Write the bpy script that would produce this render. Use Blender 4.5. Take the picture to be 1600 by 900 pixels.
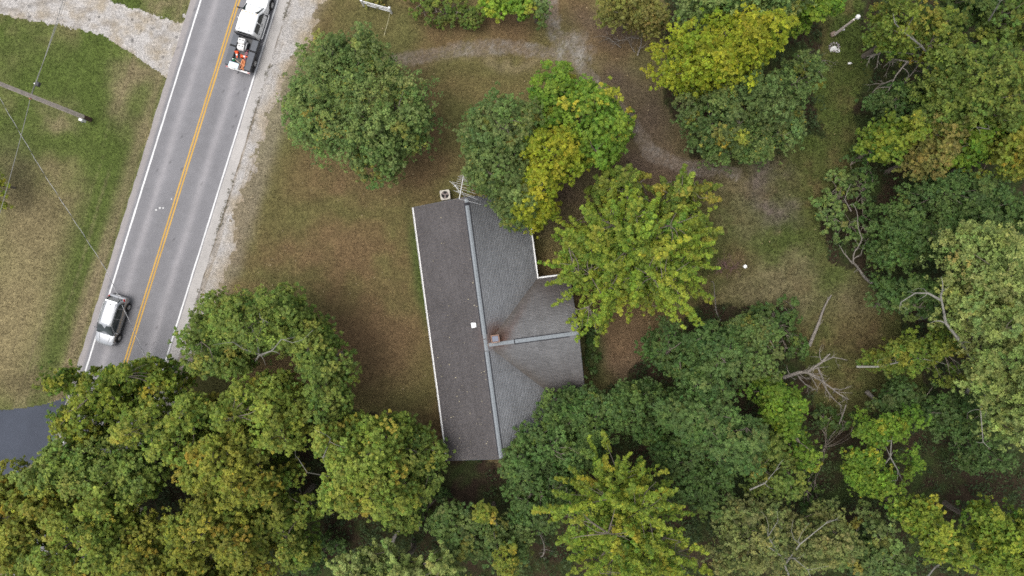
import bpy, math, random
import numpy as np
from mathutils import Vector, Matrix

for _o in list(bpy.data.objects):
    bpy.data.objects.remove(_o)
SC = bpy.context.scene
COL = SC.collection

# ------------------------------------------------------------------ camera, sky, sun, exposure
CAM_H = 61.3                       # drone height in metres, looking straight down
FPX = 24.0 / 36.0 * 1600.0         # focal length in photograph pixels
cam_d = bpy.data.cameras.new("camera")
cam_d.lens = 24.0; cam_d.sensor_width = 36.0
cam_d.clip_start = 0.5; cam_d.clip_end = 6000.0
cam = bpy.data.objects.new("camera", cam_d); COL.objects.link(cam)
cam.location = (0, 0, CAM_H); cam.rotation_euler = (0, 0, 0)
SC.camera = cam

SUN_EL, SUN_AZ = math.radians(72), math.radians(262)   # azimuth measured clockwise from +Y
world = bpy.data.worlds.new("World"); SC.world = world
world.use_nodes = True
wn, wl = world.node_tree.nodes, world.node_tree.links
wn.clear()
w_out = wn.new("ShaderNodeOutputWorld"); w_bg = wn.new("ShaderNodeBackground")
w_sky = wn.new("ShaderNodeTexSky"); w_sky.sky_type = 'NISHITA'; w_sky.sun_disc = False
w_sky.sun_elevation = SUN_EL; w_sky.sun_rotation = SUN_AZ
w_sky.air_density = 1.0; w_sky.dust_density = 4.0; w_sky.ozone_density = 1.0
w_hs = wn.new("ShaderNodeHueSaturation"); w_hs.inputs["Saturation"].default_value = 0.28   # cloud cover greys the sky
wl.new(w_sky.outputs[0], w_hs.inputs["Color"]); wl.new(w_hs.outputs[0], w_bg.inputs[0])
w_bg.inputs[1].default_value = 0.15
wl.new(w_bg.outputs[0], w_out.inputs[0])
sun_d = bpy.data.lights.new("sun", 'SUN'); sun_d.energy = 1.0; sun_d.angle = math.radians(40)
sun_d.color = (1.0, 0.96, 0.90)
sun = bpy.data.objects.new("sun", sun_d); COL.objects.link(sun)
_sd = Vector((math.sin(SUN_AZ) * math.cos(SUN_EL), math.cos(SUN_AZ) * math.cos(SUN_EL), math.sin(SUN_EL)))
sun.rotation_euler = _sd.to_track_quat('Z', 'Y').to_euler(); sun.location = (-40, -60, 90)
SC.view_settings.view_transform = 'Standard'; SC.view_settings.look = 'None'
SC.view_settings.exposure = 0.68; SC.view_settings.gamma = 1.0
SC.cycles.max_bounces = 5; SC.cycles.diffuse_bounces = 3; SC.cycles.glossy_bounces = 2
SC.cycles.transmission_bounces = 3; SC.cycles.transparent_max_bounces = 4
SC.cycles.use_denoising = False
SC.cycles.denoiser = 'OPENIMAGEDENOISE'; SC.cycles.denoising_input_passes = 'RGB_ALBEDO_NORMAL'; SC.cycles.denoising_prefilter = 'ACCURATE'
SC.cycles.filter_width = 1.6

# ------------------------------------------------------------------ helpers
RNG = np.random.default_rng(7)
random.seed(7)

def W(px, py, z=0.0):
    """a point of the place from where it shows in the photograph and its height"""
    k = (CAM_H - z) / FPX
    return Vector(((px - 800.0) * k, (450.0 - py) * k, z))

def link(o):
    COL.objects.link(o); return o

def tag(o, label=None, cat=None, group=None, kind=None):
    if label: o["label"] = label
    if cat: o["category"] = cat
    if group: o["group"] = group
    if kind: o["kind"] = kind
    return o

def empty(name, loc=(0, 0, 0), rz=0.0):
    o = link(bpy.data.objects.new(name, None)); o.empty_display_size = 0.3
    o.location = loc; o.rotation_euler = (0, 0, rz); return o

def hash2(ix, iy, seed):
    h = (ix.astype(np.int64) * 374761393 + iy.astype(np.int64) * 668265263 + seed * 974634353) & 0xFFFFFFFF
    h = ((h ^ (h >> 13)) * 1274126177) & 0xFFFFFFFF
    h = h ^ (h >> 16)
    return (h & 0xFFFFFF) / float(0xFFFFFF)

def vnoise(x, y, seed=0):
    x0 = np.floor(x); y0 = np.floor(y); fx = x - x0; fy = y - y0
    fx = fx * fx * (3 - 2 * fx); fy = fy * fy * (3 - 2 * fy)
    a = hash2(x0, y0, seed); b = hash2(x0 + 1, y0, seed); c = hash2(x0, y0 + 1, seed); d = hash2(x0 + 1, y0 + 1, seed)
    return (a * (1 - fx) + b * fx) * (1 - fy) + (c * (1 - fx) + d * fx) * fy

def fbm(x, y, seed=0, octv=4, gain=0.55):
    s = 0.0; a = 1.0; t = 0.0
    for i in range(octv):
        s = s + a * vnoise(x * 2 ** i + 17.3 * i, y * 2 ** i - 9.1 * i, seed + i); t += a; a *= gain
    return s / t

def in_poly(px, py, poly):
    inside = np.zeros(px.shape, bool); n = len(poly)
    for i in range(n):
        x1, y1 = poly[i]; x2, y2 = poly[(i + 1) % n]
        if y1 == y2: continue
        c = ((y1 > py) != (y2 > py)) & (px < (x2 - x1) * (py - y1) / (y2 - y1) + x1)
        inside ^= c
    return inside

# ------------------------------------------------------------------ materials
def new_mat(name):
    m = bpy.data.materials.new(name); m.use_nodes = True
    nt = m.node_tree; nt.nodes.clear()
    out = nt.nodes.new("ShaderNodeOutputMaterial"); bs = nt.nodes.new("ShaderNodeBsdfPrincipled")
    nt.links.new(bs.outputs[0], out.inputs[0])
    return m, nt, bs

def noise_node(nt, scale, detail=4.0, rough=0.6, stretch=None, rot=0.0):
    tc = nt.nodes.new("ShaderNodeTexCoord"); n = nt.nodes.new("ShaderNodeTexNoise")
    n.inputs["Scale"].default_value = scale; n.inputs["Detail"].default_value = detail; n.inputs["Roughness"].default_value = rough
    if stretch:
        mp = nt.nodes.new("ShaderNodeMapping"); mp.inputs["Scale"].default_value = stretch; mp.inputs["Rotation"].default_value = (0, 0, rot)
        nt.links.new(tc.outputs["Object"], mp.inputs[0]); nt.links.new(mp.outputs[0], n.inputs["Vector"])
    else:
        nt.links.new(tc.outputs["Object"], n.inputs["Vector"])
    return n

def remap(nt, sock, lo, hi, a, b):
    r = nt.nodes.new("ShaderNodeMapRange"); r.clamp = True
    for k, v in zip(("From Min", "From Max", "To Min", "To Max"), (lo, hi, a, b)):
        r.inputs[k].default_value = v
    nt.links.new(sock, r.inputs["Value"]); return r.outputs["Result"]

def mul_col(nt, col_sock, val_sock):
    m = nt.nodes.new("ShaderNodeVectorMath"); m.operation = 'SCALE'
    nt.links.new(col_sock, m.inputs[0]); nt.links.new(val_sock, m.inputs["Scale"]); return m.outputs[0]

def add_bump(nt, bs, sock, dist, strength=1.0):
    b = nt.nodes.new("ShaderNodeBump"); b.inputs["Distance"].default_value = dist; b.inputs["Strength"].default_value = strength
    nt.links.new(sock, b.inputs["Height"]); nt.links.new(b.outputs[0], bs.inputs["Normal"])

def mat_attr(name, rough=0.9, scales=((1.2, 0.75, 1.25), (9.0, 0.7, 1.3)), bump=0.0, bscale=20.0, spec=0.3):
    """base colour from the mesh's own colours, broken up by noise"""
    m, nt, bs = new_mat(name)
    at = nt.nodes.new("ShaderNodeAttribute"); at.attribute_name = "Col"
    c = at.outputs["Color"]
    for s, a, b in scales:
        n = noise_node(nt, s)
        c = mul_col(nt, c, remap(nt, n.outputs["Fac"], 0.28, 0.72, a, b))
    nt.links.new(c, bs.inputs["Base Color"])
    bs.inputs["Roughness"].default_value = rough; bs.inputs["Specular IOR Level"].default_value = spec
    if bump:
        n = noise_node(nt, bscale, 3.0); add_bump(nt, bs, n.outputs["Fac"], bump)
    return m

def mat_plain(name, col, rough=0.5, metal=0.0, var=0.12, nscale=6.0, spec=0.5, coat=0.0, bump=0.0):
    m, nt, bs = new_mat(name)
    rgb = nt.nodes.new("ShaderNodeRGB"); rgb.outputs[0].default_value = (*col, 1)
    n = noise_node(nt, nscale)
    c = mul_col(nt, rgb.outputs[0], remap(nt, n.outputs["Fac"], 0.3, 0.7, 1 - var, 1 + var))
    nt.links.new(c, bs.inputs["Base Color"])
    bs.inputs["Roughness"].default_value = rough; bs.inputs["Metallic"].default_value = metal
    bs.inputs["Specular IOR Level"].default_value = spec; bs.inputs["Coat Weight"].default_value = coat
    bs.inputs["Coat Roughness"].default_value = 0.05
    if bump:
        n2 = noise_node(nt, nscale * 3, 3.0); add_bump(nt, bs, n2.outputs["Fac"], bump)
    return m

def mat_leaf():
    m = bpy.data.materials.new("leaf"); m.use_nodes = True
    nt = m.node_tree; nt.nodes.clear()
    out = nt.nodes.new("ShaderNodeOutputMaterial")
    at = nt.nodes.new("ShaderNodeAttribute"); at.attribute_name = "Col"
    bs = nt.nodes.new("ShaderNodeBsdfPrincipled"); bs.inputs["Roughness"].default_value = 0.5
    bs.inputs["Specular IOR Level"].default_value = 0.15
    n = noise_node(nt, 14.0, 2.0)
    c = mul_col(nt, at.outputs["Color"], remap(nt, n.outputs["Fac"], 0.3, 0.7, 0.88, 1.12))
    nt.links.new(c, bs.inputs["Base Color"])
    tr = nt.nodes.new("ShaderNodeBsdfTranslucent"); nt.links.new(c, tr.inputs["Color"])
    mx = nt.nodes.new("ShaderNodeMixShader"); mx.inputs[0].default_value = 0.28
    nt.links.new(bs.outputs[0], mx.inputs[1]); nt.links.new(tr.outputs[0], mx.inputs[2]); nt.links.new(mx.outputs[0], out.inputs[0])
    return m

M = {}
M["leaf"] = mat_leaf()
M["ground"] = mat_attr("ground_soil_grass", 0.95, ((0.55, 0.88, 1.12), (1.6, 0.84, 1.16), (4.6, 0.66, 1.36), (10.0, 0.62, 1.40)), 0.05, 16.0, 0.15)
M["grass"] = mat_attr("grass_blades", 0.8, ((3.0, 0.85, 1.15),), 0, spec=0.2)
M["gravel"] = mat_attr("gravel", 0.95, ((0.8, 0.9, 1.1), (4.5, 0.78, 1.22), (9.0, 0.70, 1.30)), 0.03, 26.0, 0.2)
M["asphalt"] = mat_attr("asphalt", 0.88, ((0.35, 0.94, 1.06), (1.4, 0.95, 1.05), (6.0, 0.96, 1.04), (12.0, 0.90, 1.10)), 0.006, 45.0, 0.3)
M["paint"] = mat_attr("road_paint", 0.7, ((4.0, 0.9, 1.06), (20.0, 0.8, 1.08)), 0.002, 40.0, 0.3)
M["shingle"] = mat_attr("asphalt_shingles", 0.95, ((0.7, 0.92, 1.08), (30.0, 0.85, 1.15)), 0.002, 60.0, 0.15)
M["bark"] = mat_plain("bark_brown_grey", (0.16, 0.135, 0.11), 0.95, 0, 0.3, 5.0, 0.2, 0, 0.02)
M["pale_bark"] = mat_plain("bark_pale_grey", (0.205, 0.198, 0.172), 0.95, 0, 0.25, 5.0, 0.2, 0, 0.02)
M["dead_wood"] = mat_plain("dead_wood_grey", (0.195, 0.175, 0.152), 0.95, 0, 0.3, 7.0, 0.2, 0, 0.02)
M["pole_wood"] = mat_plain("weathered_pole_wood", (0.60, 0.52, 0.465), 0.95, 0, 0.2, 4.0, 0.2, 0, 0.01)
M["dark_wood"] = mat_plain("tarred_wood", (0.10, 0.065, 0.05), 0.95, 0, 0.2, 4.0, 0.2)
M["white_metal"] = mat_plain("white_painted_metal", (0.68, 0.68, 0.67), 0.45, 0, 0.06, 3.0)
M["cream_metal"] = mat_plain("cream_painted_metal", (0.50, 0.46, 0.40), 0.5, 0, 0.08, 3.0)
M["alu"] = mat_plain("weathered_aluminium", (0.62, 0.62, 0.62), 0.45, 0.35, 0.1, 3.0)
M["black"] = mat_plain("black_rubber", (0.02, 0.02, 0.021), 0.8, 0, 0.2, 8.0, 0.3)
M["black_metal"] = mat_plain("black_painted_metal", (0.035, 0.036, 0.04), 0.5, 0, 0.15, 4.0)
M["grey_metal"] = mat_plain("dark_grey_bed_liner", (0.075, 0.082, 0.095), 0.6, 0, 0.12, 4.0)
M["ridge"] = mat_plain("blue_grey_ridge_shingle", (0.215, 0.235, 0.25), 0.9, 0, 0.10, 6.0, 0.2)
M["ridge_dark"] = mat_plain("ridge_vent_gap", (0.035, 0.035, 0.04), 0.9, 0, 0.1, 6.0, 0.2)
M["rust"] = mat_plain("rusty_iron", (0.24, 0.12, 0.07), 0.95, 0, 0.35, 9.0, 0.2, 0, 0.01)
M["slate"] = mat_plain("blue_grey_cap", (0.15, 0.165, 0.21), 0.7, 0, 0.12, 6.0)
M["brickwall"] = mat_plain("pale_siding", (0.55, 0.53, 0.48), 0.85, 0, 0.08, 2.0, 0.3)
M["plywood"] = mat_plain("roof_decking", (0.22, 0.18, 0.14), 0.9, 0, 0.15, 2.0, 0.2)
M["glass"] = mat_plain("tinted_glass", (0.012, 0.020, 0.022), 0.06, 0, 0.05, 2.0, 0.7)
M["windshield"] = mat_plain("windscreen_glass", (0.016, 0.024, 0.026), 0.05, 0, 0.3, 2.2, 0.8)
M["silver"] = mat_plain("silver_car_paint", (0.36, 0.37, 0.385), 0.36, 0.6, 0.03, 2.0, 0.5, 0.6)
M["whitepaint"] = mat_plain("white_truck_paint", (0.80, 0.81, 0.82), 0.32, 0, 0.02, 2.0, 0.5, 0.5)
M["red_lens"] = mat_plain("red_lamp_lens", (0.55, 0.025, 0.02), 0.2, 0, 0.1, 12.0)
M["clear_lens"] = mat_plain("clear_lamp_lens", (0.6, 0.62, 0.64), 0.12, 0.2, 0.1, 12.0)
M["orange"] = mat_plain("orange_plastic", (0.80, 0.10, 0.02), 0.5, 0, 0.1, 6.0)
M["orange_rope"] = mat_plain("faded_orange_hose", (0.62, 0.24, 0.10), 0.7, 0, 0.2, 10.0)
M["white_plastic"] = mat_plain("white_plastic", (0.75, 0.74, 0.72), 0.5, 0, 0.06, 5.0)
M["green_plastic"] = mat_plain("green_plastic", (0.02, 0.24, 0.12), 0.4, 0, 0.08, 5.0)
M["cooler_blue"] = mat_plain("pale_blue_plastic", (0.52, 0.63, 0.70), 0.5, 0, 0.06, 5.0)
M["pink"] = mat_plain("pink_strap", (0.55, 0.20, 0.24), 0.8, 0, 0.15, 8.0)
M["insulator"] = mat_plain("orange_brown_clamp", (0.42, 0.17, 0.09), 0.6, 0, 0.1, 8.0)
M["amber"] = mat_plain("amber_lens", (0.75, 0.30, 0.03), 0.3, 0, 0.1, 8.0)
M["red_brush"] = mat_plain("dry_reddish_twigs", (0.17, 0.105, 0.095), 0.95, 0, 0.3, 7.0, 0.2)

# ------------------------------------------------------------------ mesh building
class MB:
    """collects shapes and links them as one mesh object"""
    def __init__(s): s.v = []; s.f = []
    def add(s, vs, fs):
        b = len(s.v); s.v += [tuple(x) for x in vs]; s.f += [tuple(i + b for i in q) for q in fs]; return s
    def box(s, c, d, rot=None, bev=0.0):
        hx, hy, hz = d[0] / 2, d[1] / 2, d[2] / 2
        if bev <= 0:
            vs = [Vector((x, y, z)) for z in (-hz, hz) for x, y in ((-hx, -hy), (hx, -hy), (hx, hy), (-hx, hy))]
            fs = [(3, 2, 1, 0), (4, 5, 6, 7), (0, 1, 5, 4), (1, 2, 6, 5), (2, 3, 7, 6), (3, 0, 4, 7)]
        else:
            b = min(bev, hx * .9, hy * .9, hz * .9); vs = []; fs = []
            def ring(ix, iy, z):
                k = len(vs)
                for x, y in ((-ix + b, -iy), (ix - b, -iy), (ix, -iy + b), (ix, iy - b), (ix - b, iy), (-ix + b, iy), (-ix, iy - b), (-ix, -iy + b)):
                    vs.append(Vector((x, y, z)))
                return k
            ks = [ring(hx - b * .7, hy - b * .7, -hz), ring(hx, hy, -hz + b), ring(hx, hy, hz - b), ring(hx - b * .7, hy - b * .7, hz)]
            for a, c2 in zip(ks[:-1], ks[1:]):
                for i in range(8): fs.append((a + i, a + (i + 1) % 8, c2 + (i + 1) % 8, c2 + i))
            fs.append(tuple(ks[0] + i for i in reversed(range(8)))); fs.append(tuple(ks[3] + i for i in range(8)))
        if rot is not None: vs = [rot @ v for v in vs]
        c = Vector(c); return s.add([v + c for v in vs], fs)
    def tube(s, pts, rads, n=6, cap=True):
        pts = [Vector(p) for p in pts]
        if not hasattr(rads, "__len__"): rads = [rads] * len(pts)
        vs = []; fs = []; ref = None
        for i, p in enumerate(pts):
            d = (pts[min(i + 1, len(pts) - 1)] - pts[max(i - 1, 0)])
            d = d.normalized() if d.length > 1e-9 else Vector((0, 0, 1))
            if ref is None: ref = Vector((1, 0, 0)) if abs(d.x) < 0.8 else Vector((0, 1, 0))
            a = d.cross(ref)
            if a.length < 1e-6: a = d.cross(Vector((0.3, 0.9, 0.2)))
            a.normalize(); b = d.cross(a); ref = b.cross(d) if False else ref
            for k in range(n):
                t = 2 * math.pi * k / n
                vs.append(p + (a * math.cos(t) + b * math.sin(t)) * rads[i])
        for i in range(len(pts) - 1):
            for k in range(n):
                fs.append((i * n + k, i * n + (k + 1) % n, (i + 1) * n + (k + 1) % n, (i + 1) * n + k))
        if cap:
            fs.append(tuple(reversed(range(n)))); fs.append(tuple((len(pts) - 1) * n + k for k in range(n)))
        return s.add(vs, fs)
    def lathe(s, prof, c=(0, 0, 0), n=16, axis='z'):
        vs = []; fs = []
        for r, z in prof:
            for k in range(n):
                t = 2 * math.pi * k / n; x, y = r * math.cos(t), r * math.sin(t)
                vs.append({'z': (x, y, z), 'x': (z, x, y), 'y': (y, z, x)}[axis])
        m = len(prof)
        for i in range(m - 1):
            for k in range(n): fs.append((i * n + k, i * n + (k + 1) % n, (i + 1) * n + (k + 1) % n, (i + 1) * n + k))
        fs.append(tuple(reversed(range(n)))); fs.append(tuple((m - 1) * n + k for k in range(n)))
        c = Vector(c); return s.add([Vector(v) + c for v in vs], fs)
    def loft(s, rings, closed=True, caps=True):
        n = len(rings[0]); vs = [p for r in rings for p in r]; fs = []
        for i in range(len(rings) - 1):
            for k in range(n if closed else n - 1):
                fs.append((i * n + k, i * n + (k + 1) % n, (i + 1) * n + (k + 1) % n, (i + 1) * n + k))
        if caps: fs.append(tuple(reversed(range(n)))); fs.append(tuple((len(rings) - 1) * n + k for k in range(n)))
        return s.add(vs, fs)
    def build(s, name, mat, parent=None, smooth=False, loc=None):
        me = bpy.data.meshes.new(name); me.from_pydata(s.v, [], s.f); me.update()
        me.materials.append(mat)
        if smooth:
            me.polygons.foreach_set("use_smooth", [True] * len(me.polygons)); me.set_sharp_from_angle(angle=math.radians(38))
        o = link(bpy.data.objects.new(name, me))
        if parent is not None: o.parent = parent
        if loc is not None: o.location = loc
        return o

def fast_mesh(name, verts, faces_n, idx, cols=None, domain='FACE', mat=None, parent=None, smooth=False):
    """verts (n,3) array, faces of equal size faces_n, idx flat; colours per face or per point"""
    me = bpy.data.meshes.new(name); nf = len(idx) // faces_n
    me.vertices.add(len(verts)); me.vertices.foreach_set("co", np.ascontiguousarray(verts, np.float32).ravel())
    me.loops.add(len(idx)); me.loops.foreach_set("vertex_index", np.ascontiguousarray(idx, np.int32))
    me.polygons.add(nf); me.polygons.foreach_set("loop_start", np.arange(nf, dtype=np.int32) * faces_n)
    if smooth: me.polygons.foreach_set("use_smooth", np.ones(nf, bool))
    me.update(calc_edges=True)
    if cols is not None:
        a = me.attributes.new("Col", 'FLOAT_COLOR', domain)
        c4 = np.ones((len(cols), 4), np.float32); c4[:, :3] = np.clip(cols, 0.002, 0.95)
        a.data.foreach_set("color", c4.ravel())
    if mat: me.materials.append(mat)
    o = link(bpy.data.objects.new(name, me))
    if parent is not None: o.parent = parent
    return o

def norm(a): return a / np.maximum(np.linalg.norm(a, axis=-1, keepdims=True), 1e-9)

def leaf_mesh(name, C, N, S, cols, asp=0.75, parent=None, mat=None):
    n = len(C); N = norm(N)
    t = norm(np.cross(N, RNG.normal(size=(n, 3)))); b = np.cross(N, t)
    h = (S * 0.5)[:, None]; w = h * asp
    V = np.empty((n, 3, 3))
    V[:, 0] = C + t * h * 1.1; V[:, 1] = C + b * w - t * h * .55; V[:, 2] = C - b * w - t * h * .55
    return fast_mesh(name, V.reshape(-1, 3), 3, np.arange(3 * n), cols, 'FACE', mat or M["leaf"], parent)

# ------------------------------------------------------------------ the ground and its colours
def road_u(px, py): return px - (372.4 - 0.311 * py)        # pixels right of the road's centre line

WOODS = [[(-200, 745), (90, 700), (300, 640), (420, 600), (560, 650), (700, 745), (780, 790), (790, 700), (900, 640), (1000, 570), (1100, 480), (1230, 480), (1250, 560), (1300, 690), (1420, 610), (1500, 640), (1500, 780), (1800, 780), (1800, 1100), (-200, 1100)],
         [(1345, -150), (1800, -150), (1800, 790), (1480, 780), (1440, 600), (1400, 480), (1290, 400), (1290, 300), (1350, 260), (1350, 100)],
         [(1030, -150), (1280, -150), (1275, 60), (1280, 200), (1200, 250), (1090, 240), (1055, 180), (1030, 60)],
         [(600, 760), (720, 700), (800, 740), (800, 1000), (500, 1000)]]

SRGB = lambda r, g, b, k=1.0: np.array([((v / 255.0) / 12.92 if v <= 10 else ((v / 255.0 + .055) / 1.055) ** 2.4) * k for v in (r, g, b)])
EXPO = 0.80        # photographed brightness to base colour
C_BROWN = SRGB(111, 94, 65, EXPO); C_RED = SRGB(111, 90, 66, EXPO); C_OLIVE = SRGB(96, 94, 56, EXPO); C_GREEN = SRGB(84, 98, 46, EXPO)
C_LGREEN = SRGB(98, 112, 52, EXPO); C_TAN = SRGB(146, 132, 102, EXPO); C_STRAW = SRGB(134, 122, 94, EXPO); C_LITTER = SRGB(66, 53, 43, EXPO)
C_DKGREEN = SRGB(66, 80, 42, EXPO); C_GRAVEL = SRGB(174, 170, 166, EXPO); C_GREY = SRGB(120, 109, 98, EXPO); C_SAND = SRGB(162, 151, 134, EXPO)
C_DRYLEFT = SRGB(129, 118, 86, EXPO); C_SOIL = SRGB(96, 82, 72, EXPO)

def blob(px, py, cx, cy, rx, ry, ang=0.0, hard=2.0):
    a = math.radians(ang); dx, dy = px - cx, py - cy
    x = dx * math.cos(a) + dy * math.sin(a); y = -dx * math.sin(a) + dy * math.cos(a)
    return np.exp(-((x / rx) ** 2 + (y / ry) ** 2) ** (hard / 2))

def seg_dist(px, py, pts):
    d = np.full(px.shape, 1e9)
    for (x1, y1), (x2, y2) in zip(pts[:-1], pts[1:]):
        dx, dy = x2 - x1, y2 - y1; t = np.clip(((px - x1) * dx + (py - y1) * dy) / (dx * dx + dy * dy), 0, 1)
        d = np.minimum(d, np.hypot(px - x1 - t * dx, py - y1 - t * dy))
    return d

PATH = [(560, 96), (640, 92), (720, 76), (800, 74), (860, 82), (905, 100), (945, 145), (985, 190), (1020, 240), (1075, 262), (1150, 270)]
PATH2 = [(850, -150), (858, 0), (868, 50), (890, 95)]

def path_mask(px, py):
    n = .55 * fbm(px * 0.05, py * 0.05, 31, 4) + .45 * fbm(px * .22, py * .22, 37, 3)
    d = seg_dist(px, py, PATH); d2 = seg_dist(px, py, PATH2)
    wd = 12 + 5 * vnoise(px * 0.02, py * 0.02, 5)
    a = np.exp(-(d / wd) ** 2); b = np.exp(-(d2 / 18.0) ** 2)
    m = np.maximum(a, b * 0.9)
    m = np.maximum(m, blob(px, py, 905, 72, 40, 26, 50) * 1.0)
    return m * (0.10 + 1.25 * n)

def ground_cols(x, y):
    k = FPX / CAM_H
    px = 800 + x * k; py = 450 - y * k
    wx = (fbm(x * 0.35, y * 0.35, 3) - .5) * 60; wy = (fbm(x * 0.35, y * 0.35, 9) - .5) * 60
    qx = px + wx; qy = py + wy
    u = road_u(px, py)
    n1 = fbm(x * 0.22, y * 0.22, 11, 4); n2 = fbm(x * 0.8, y * 0.8, 21, 3)
    n3 = fbm(x * 2.2, y * 2.2, 41, 3)
    def L(c, col, w): return c + (col - c) * np.clip(w, 0, 1)[..., None]
    base = np.broadcast_to(C_BROWN, x.shape + (3,)).copy()
    # right-hand lawn
    base = L(base, C_OLIVE * 1.06, (n1 - .42) * 3.4); base = L(base, C_RED, (.47 - n1) * 2.5)
    for b in ((415, 310, 60, 80), (520, 335, 75, 30), (430, 215, 60, 40), (640, 600, 60, 60), (500, 120, 60, 60), (560, 40, 60, 40), (700, 110, 150, 22), (740, 190, 60, 60)):
        base = L(base, C_OLIVE, blob(qx, qy, *b) * .8)
    for b in ((640, 275, 60, 30), (540, 290, 50, 25), (600, 520, 70, 50), (480, 400, 60, 35), (600, 570, 60, 50), (660, 220, 30, 40)):
        base = L(base, C_RED * 1.08, blob(qx, qy, *b) * .75)
    base = L(base, C_DKGREEN * 1.05, blob(px, py, 655, 420, 12, 90, -8, 3) * .8); base = L(base, C_GREEN, blob(px, py, 662, 440, 9, 60, -8, 3) * .7)
    base = L(base, C_STRAW * .95, blob(qx, qy, 800, 97, 130, 9, 3) * .65); base = L(base, C_BROWN * 1.15, blob(qx, qy, 760, 135, 100, 22) * .5)
    # back clearing
    back = 1 / (1 + np.exp(-(px - 1085 - wx * .5) / 25))
    cl = L(np.broadcast_to(C_OLIVE * .84, x.shape + (3,)).copy(), C_GREEN * .80, (n1 - .28) * 3.2)
    cl = L(cl, C_BROWN * .9, (.45 - n2) * 2.5)
    for b in ((1150, 292, 55, 26), (1245, 425, 60, 45), (1195, 460, 70, 40), (1160, 350, 40, 40), (1320, 470, 55, 40)):
        cl = L(cl, C_STRAW * .85, blob(qx, qy, *b) * .7 * (.4 + n2))
    for b in ((1292, 150, 42, 100), (1225, 375, 60, 28), (1300, 430, 40, 40), (1210, 215, 40, 40)): cl = L(cl, C_GREEN * .84, blob(qx, qy, *b) * .75)
    for b in ((1195, 280, 26, 40), (1212, 325, 22, 18)): cl = L(cl, C_GREY * .8, blob(qx, qy, *b) * .85 * (.5 + n3))
    for b in ((1255, 190, 22, 16), (1265, 60, 18, 40), (1160, 410, 30, 20), (1350, 530, 60, 50)): cl = L(cl, C_RED * .85, blob(qx, qy, *b) * .7)
    base = L(base, cl, back)
    # brown earth beside the path and behind the house
    for b in ((1020, 180, 45, 70, -25), (960, 130, 40, 30), (960, 45, 60, 30), (870, 300, 60, 60), (975, 560, 45, 50), (1000, 260, 60, 40), (740, 750, 70, 35), (1080, 270, 50, 25)):
        base = L(base, C_SOIL * .86, blob(qx, qy, *b) * .85)
    base = L(base, C_RED * 1.0, blob(qx, qy, 975, 545, 34, 40) * .7); base = L(base, C_DKGREEN * .8, blob(px, py, 925, 545, 20, 60, -6, 3) * .9)
    # woodland floor: litter and green tones, darkened to paint in shade under trees
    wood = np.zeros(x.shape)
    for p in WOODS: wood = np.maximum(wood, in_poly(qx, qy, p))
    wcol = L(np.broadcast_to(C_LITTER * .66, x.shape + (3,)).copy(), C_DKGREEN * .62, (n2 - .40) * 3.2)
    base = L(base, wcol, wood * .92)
    # left-hand verge and lawn
    left = (u < -40).astype(float)
    st = fbm((u) * 0.11, (px * .311 + py) * 0.006, 77, 3)        # mown streaks along the road
    lf = L(np.broadcast_to(C_GREEN, x.shape + (3,)).copy(), C_DRYLEFT, (n1 - .47) * 3.4)
    lf = L(lf, C_LGREEN, (.5 - n2) * 1.6)
    lf = L(lf, C_DRYLEFT * .98, blob(qx, qy, 55, 365, 85, 100) * 1.05); lf = L(lf, C_DRYLEFT * 1.12, blob(qx, qy, 30, 520, 105, 130, 0, 3) * 1.15)
    lf = L(lf, C_DRYLEFT * .75, blob(qx, qy, 70, 330, 60, 45) * .55 * (.3 + n2)); lf = L(lf, C_SOIL * .9, blob(qx, qy, 20, 260, 40, 60) * .5)
    for b in ((60, 120, 110, 55), (80, 215, 70, 30), (20, 70, 90, 30), (130, 130, 90, 50)): lf = L(lf, C_GREEN * .98, blob(qx, qy, *b) * .75)
    lf = L(lf, C_GREEN * .95, np.exp(-((u + 118 - wx * .25) / 34) ** 2) * .9 * np.clip((py - 150) / 80, 0, 1)); lf = L(lf, C_STRAW * .9, np.exp(-((u + 85) / 13) ** 2) * (.3 + st) * .9)
    lf = L(lf, C_STRAW * .95, np.clip((st - .55) * 4, 0, 1) * np.exp(-((u + 120) / 60) ** 2) * .7)
    for b in ((215, 120, 26, 26), (195, 150, 24, 40), (225, 105, 26, 16), (250, 15, 26, 10), (90, 190, 25, 15)): lf = L(lf, C_STRAW * 1.0, blob(qx, qy, *b) * .8)
    for b in ((60, 600, 60, 20), (30, 605, 60, 14)): lf = L(lf, C_DRYLEFT * .7, blob(qx, qy, *b) * (.3 + n3) * .8)
    base = base * (1 - left[..., None]) + lf * left[..., None]
    # worn verge by the gravel shoulder
    base = L(base, C_SAND * .8, np.exp(-(np.maximum(u - 118 + wx * .4, 0) / 16) ** 2) * (u > 60) * (py < 520) * .5)
    return base * (.86 + .28 * n3)[..., None]

def axis(lo, hi, res, far):
    a = np.arange(lo, hi + 1e-6, res); g = []; s = res
    v = hi
    while v < far: s *= 1.6; v += s; g.append(v)
    g = np.array(g); return np.concatenate([-(g - hi)[::-1] + lo, a, g])

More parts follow.
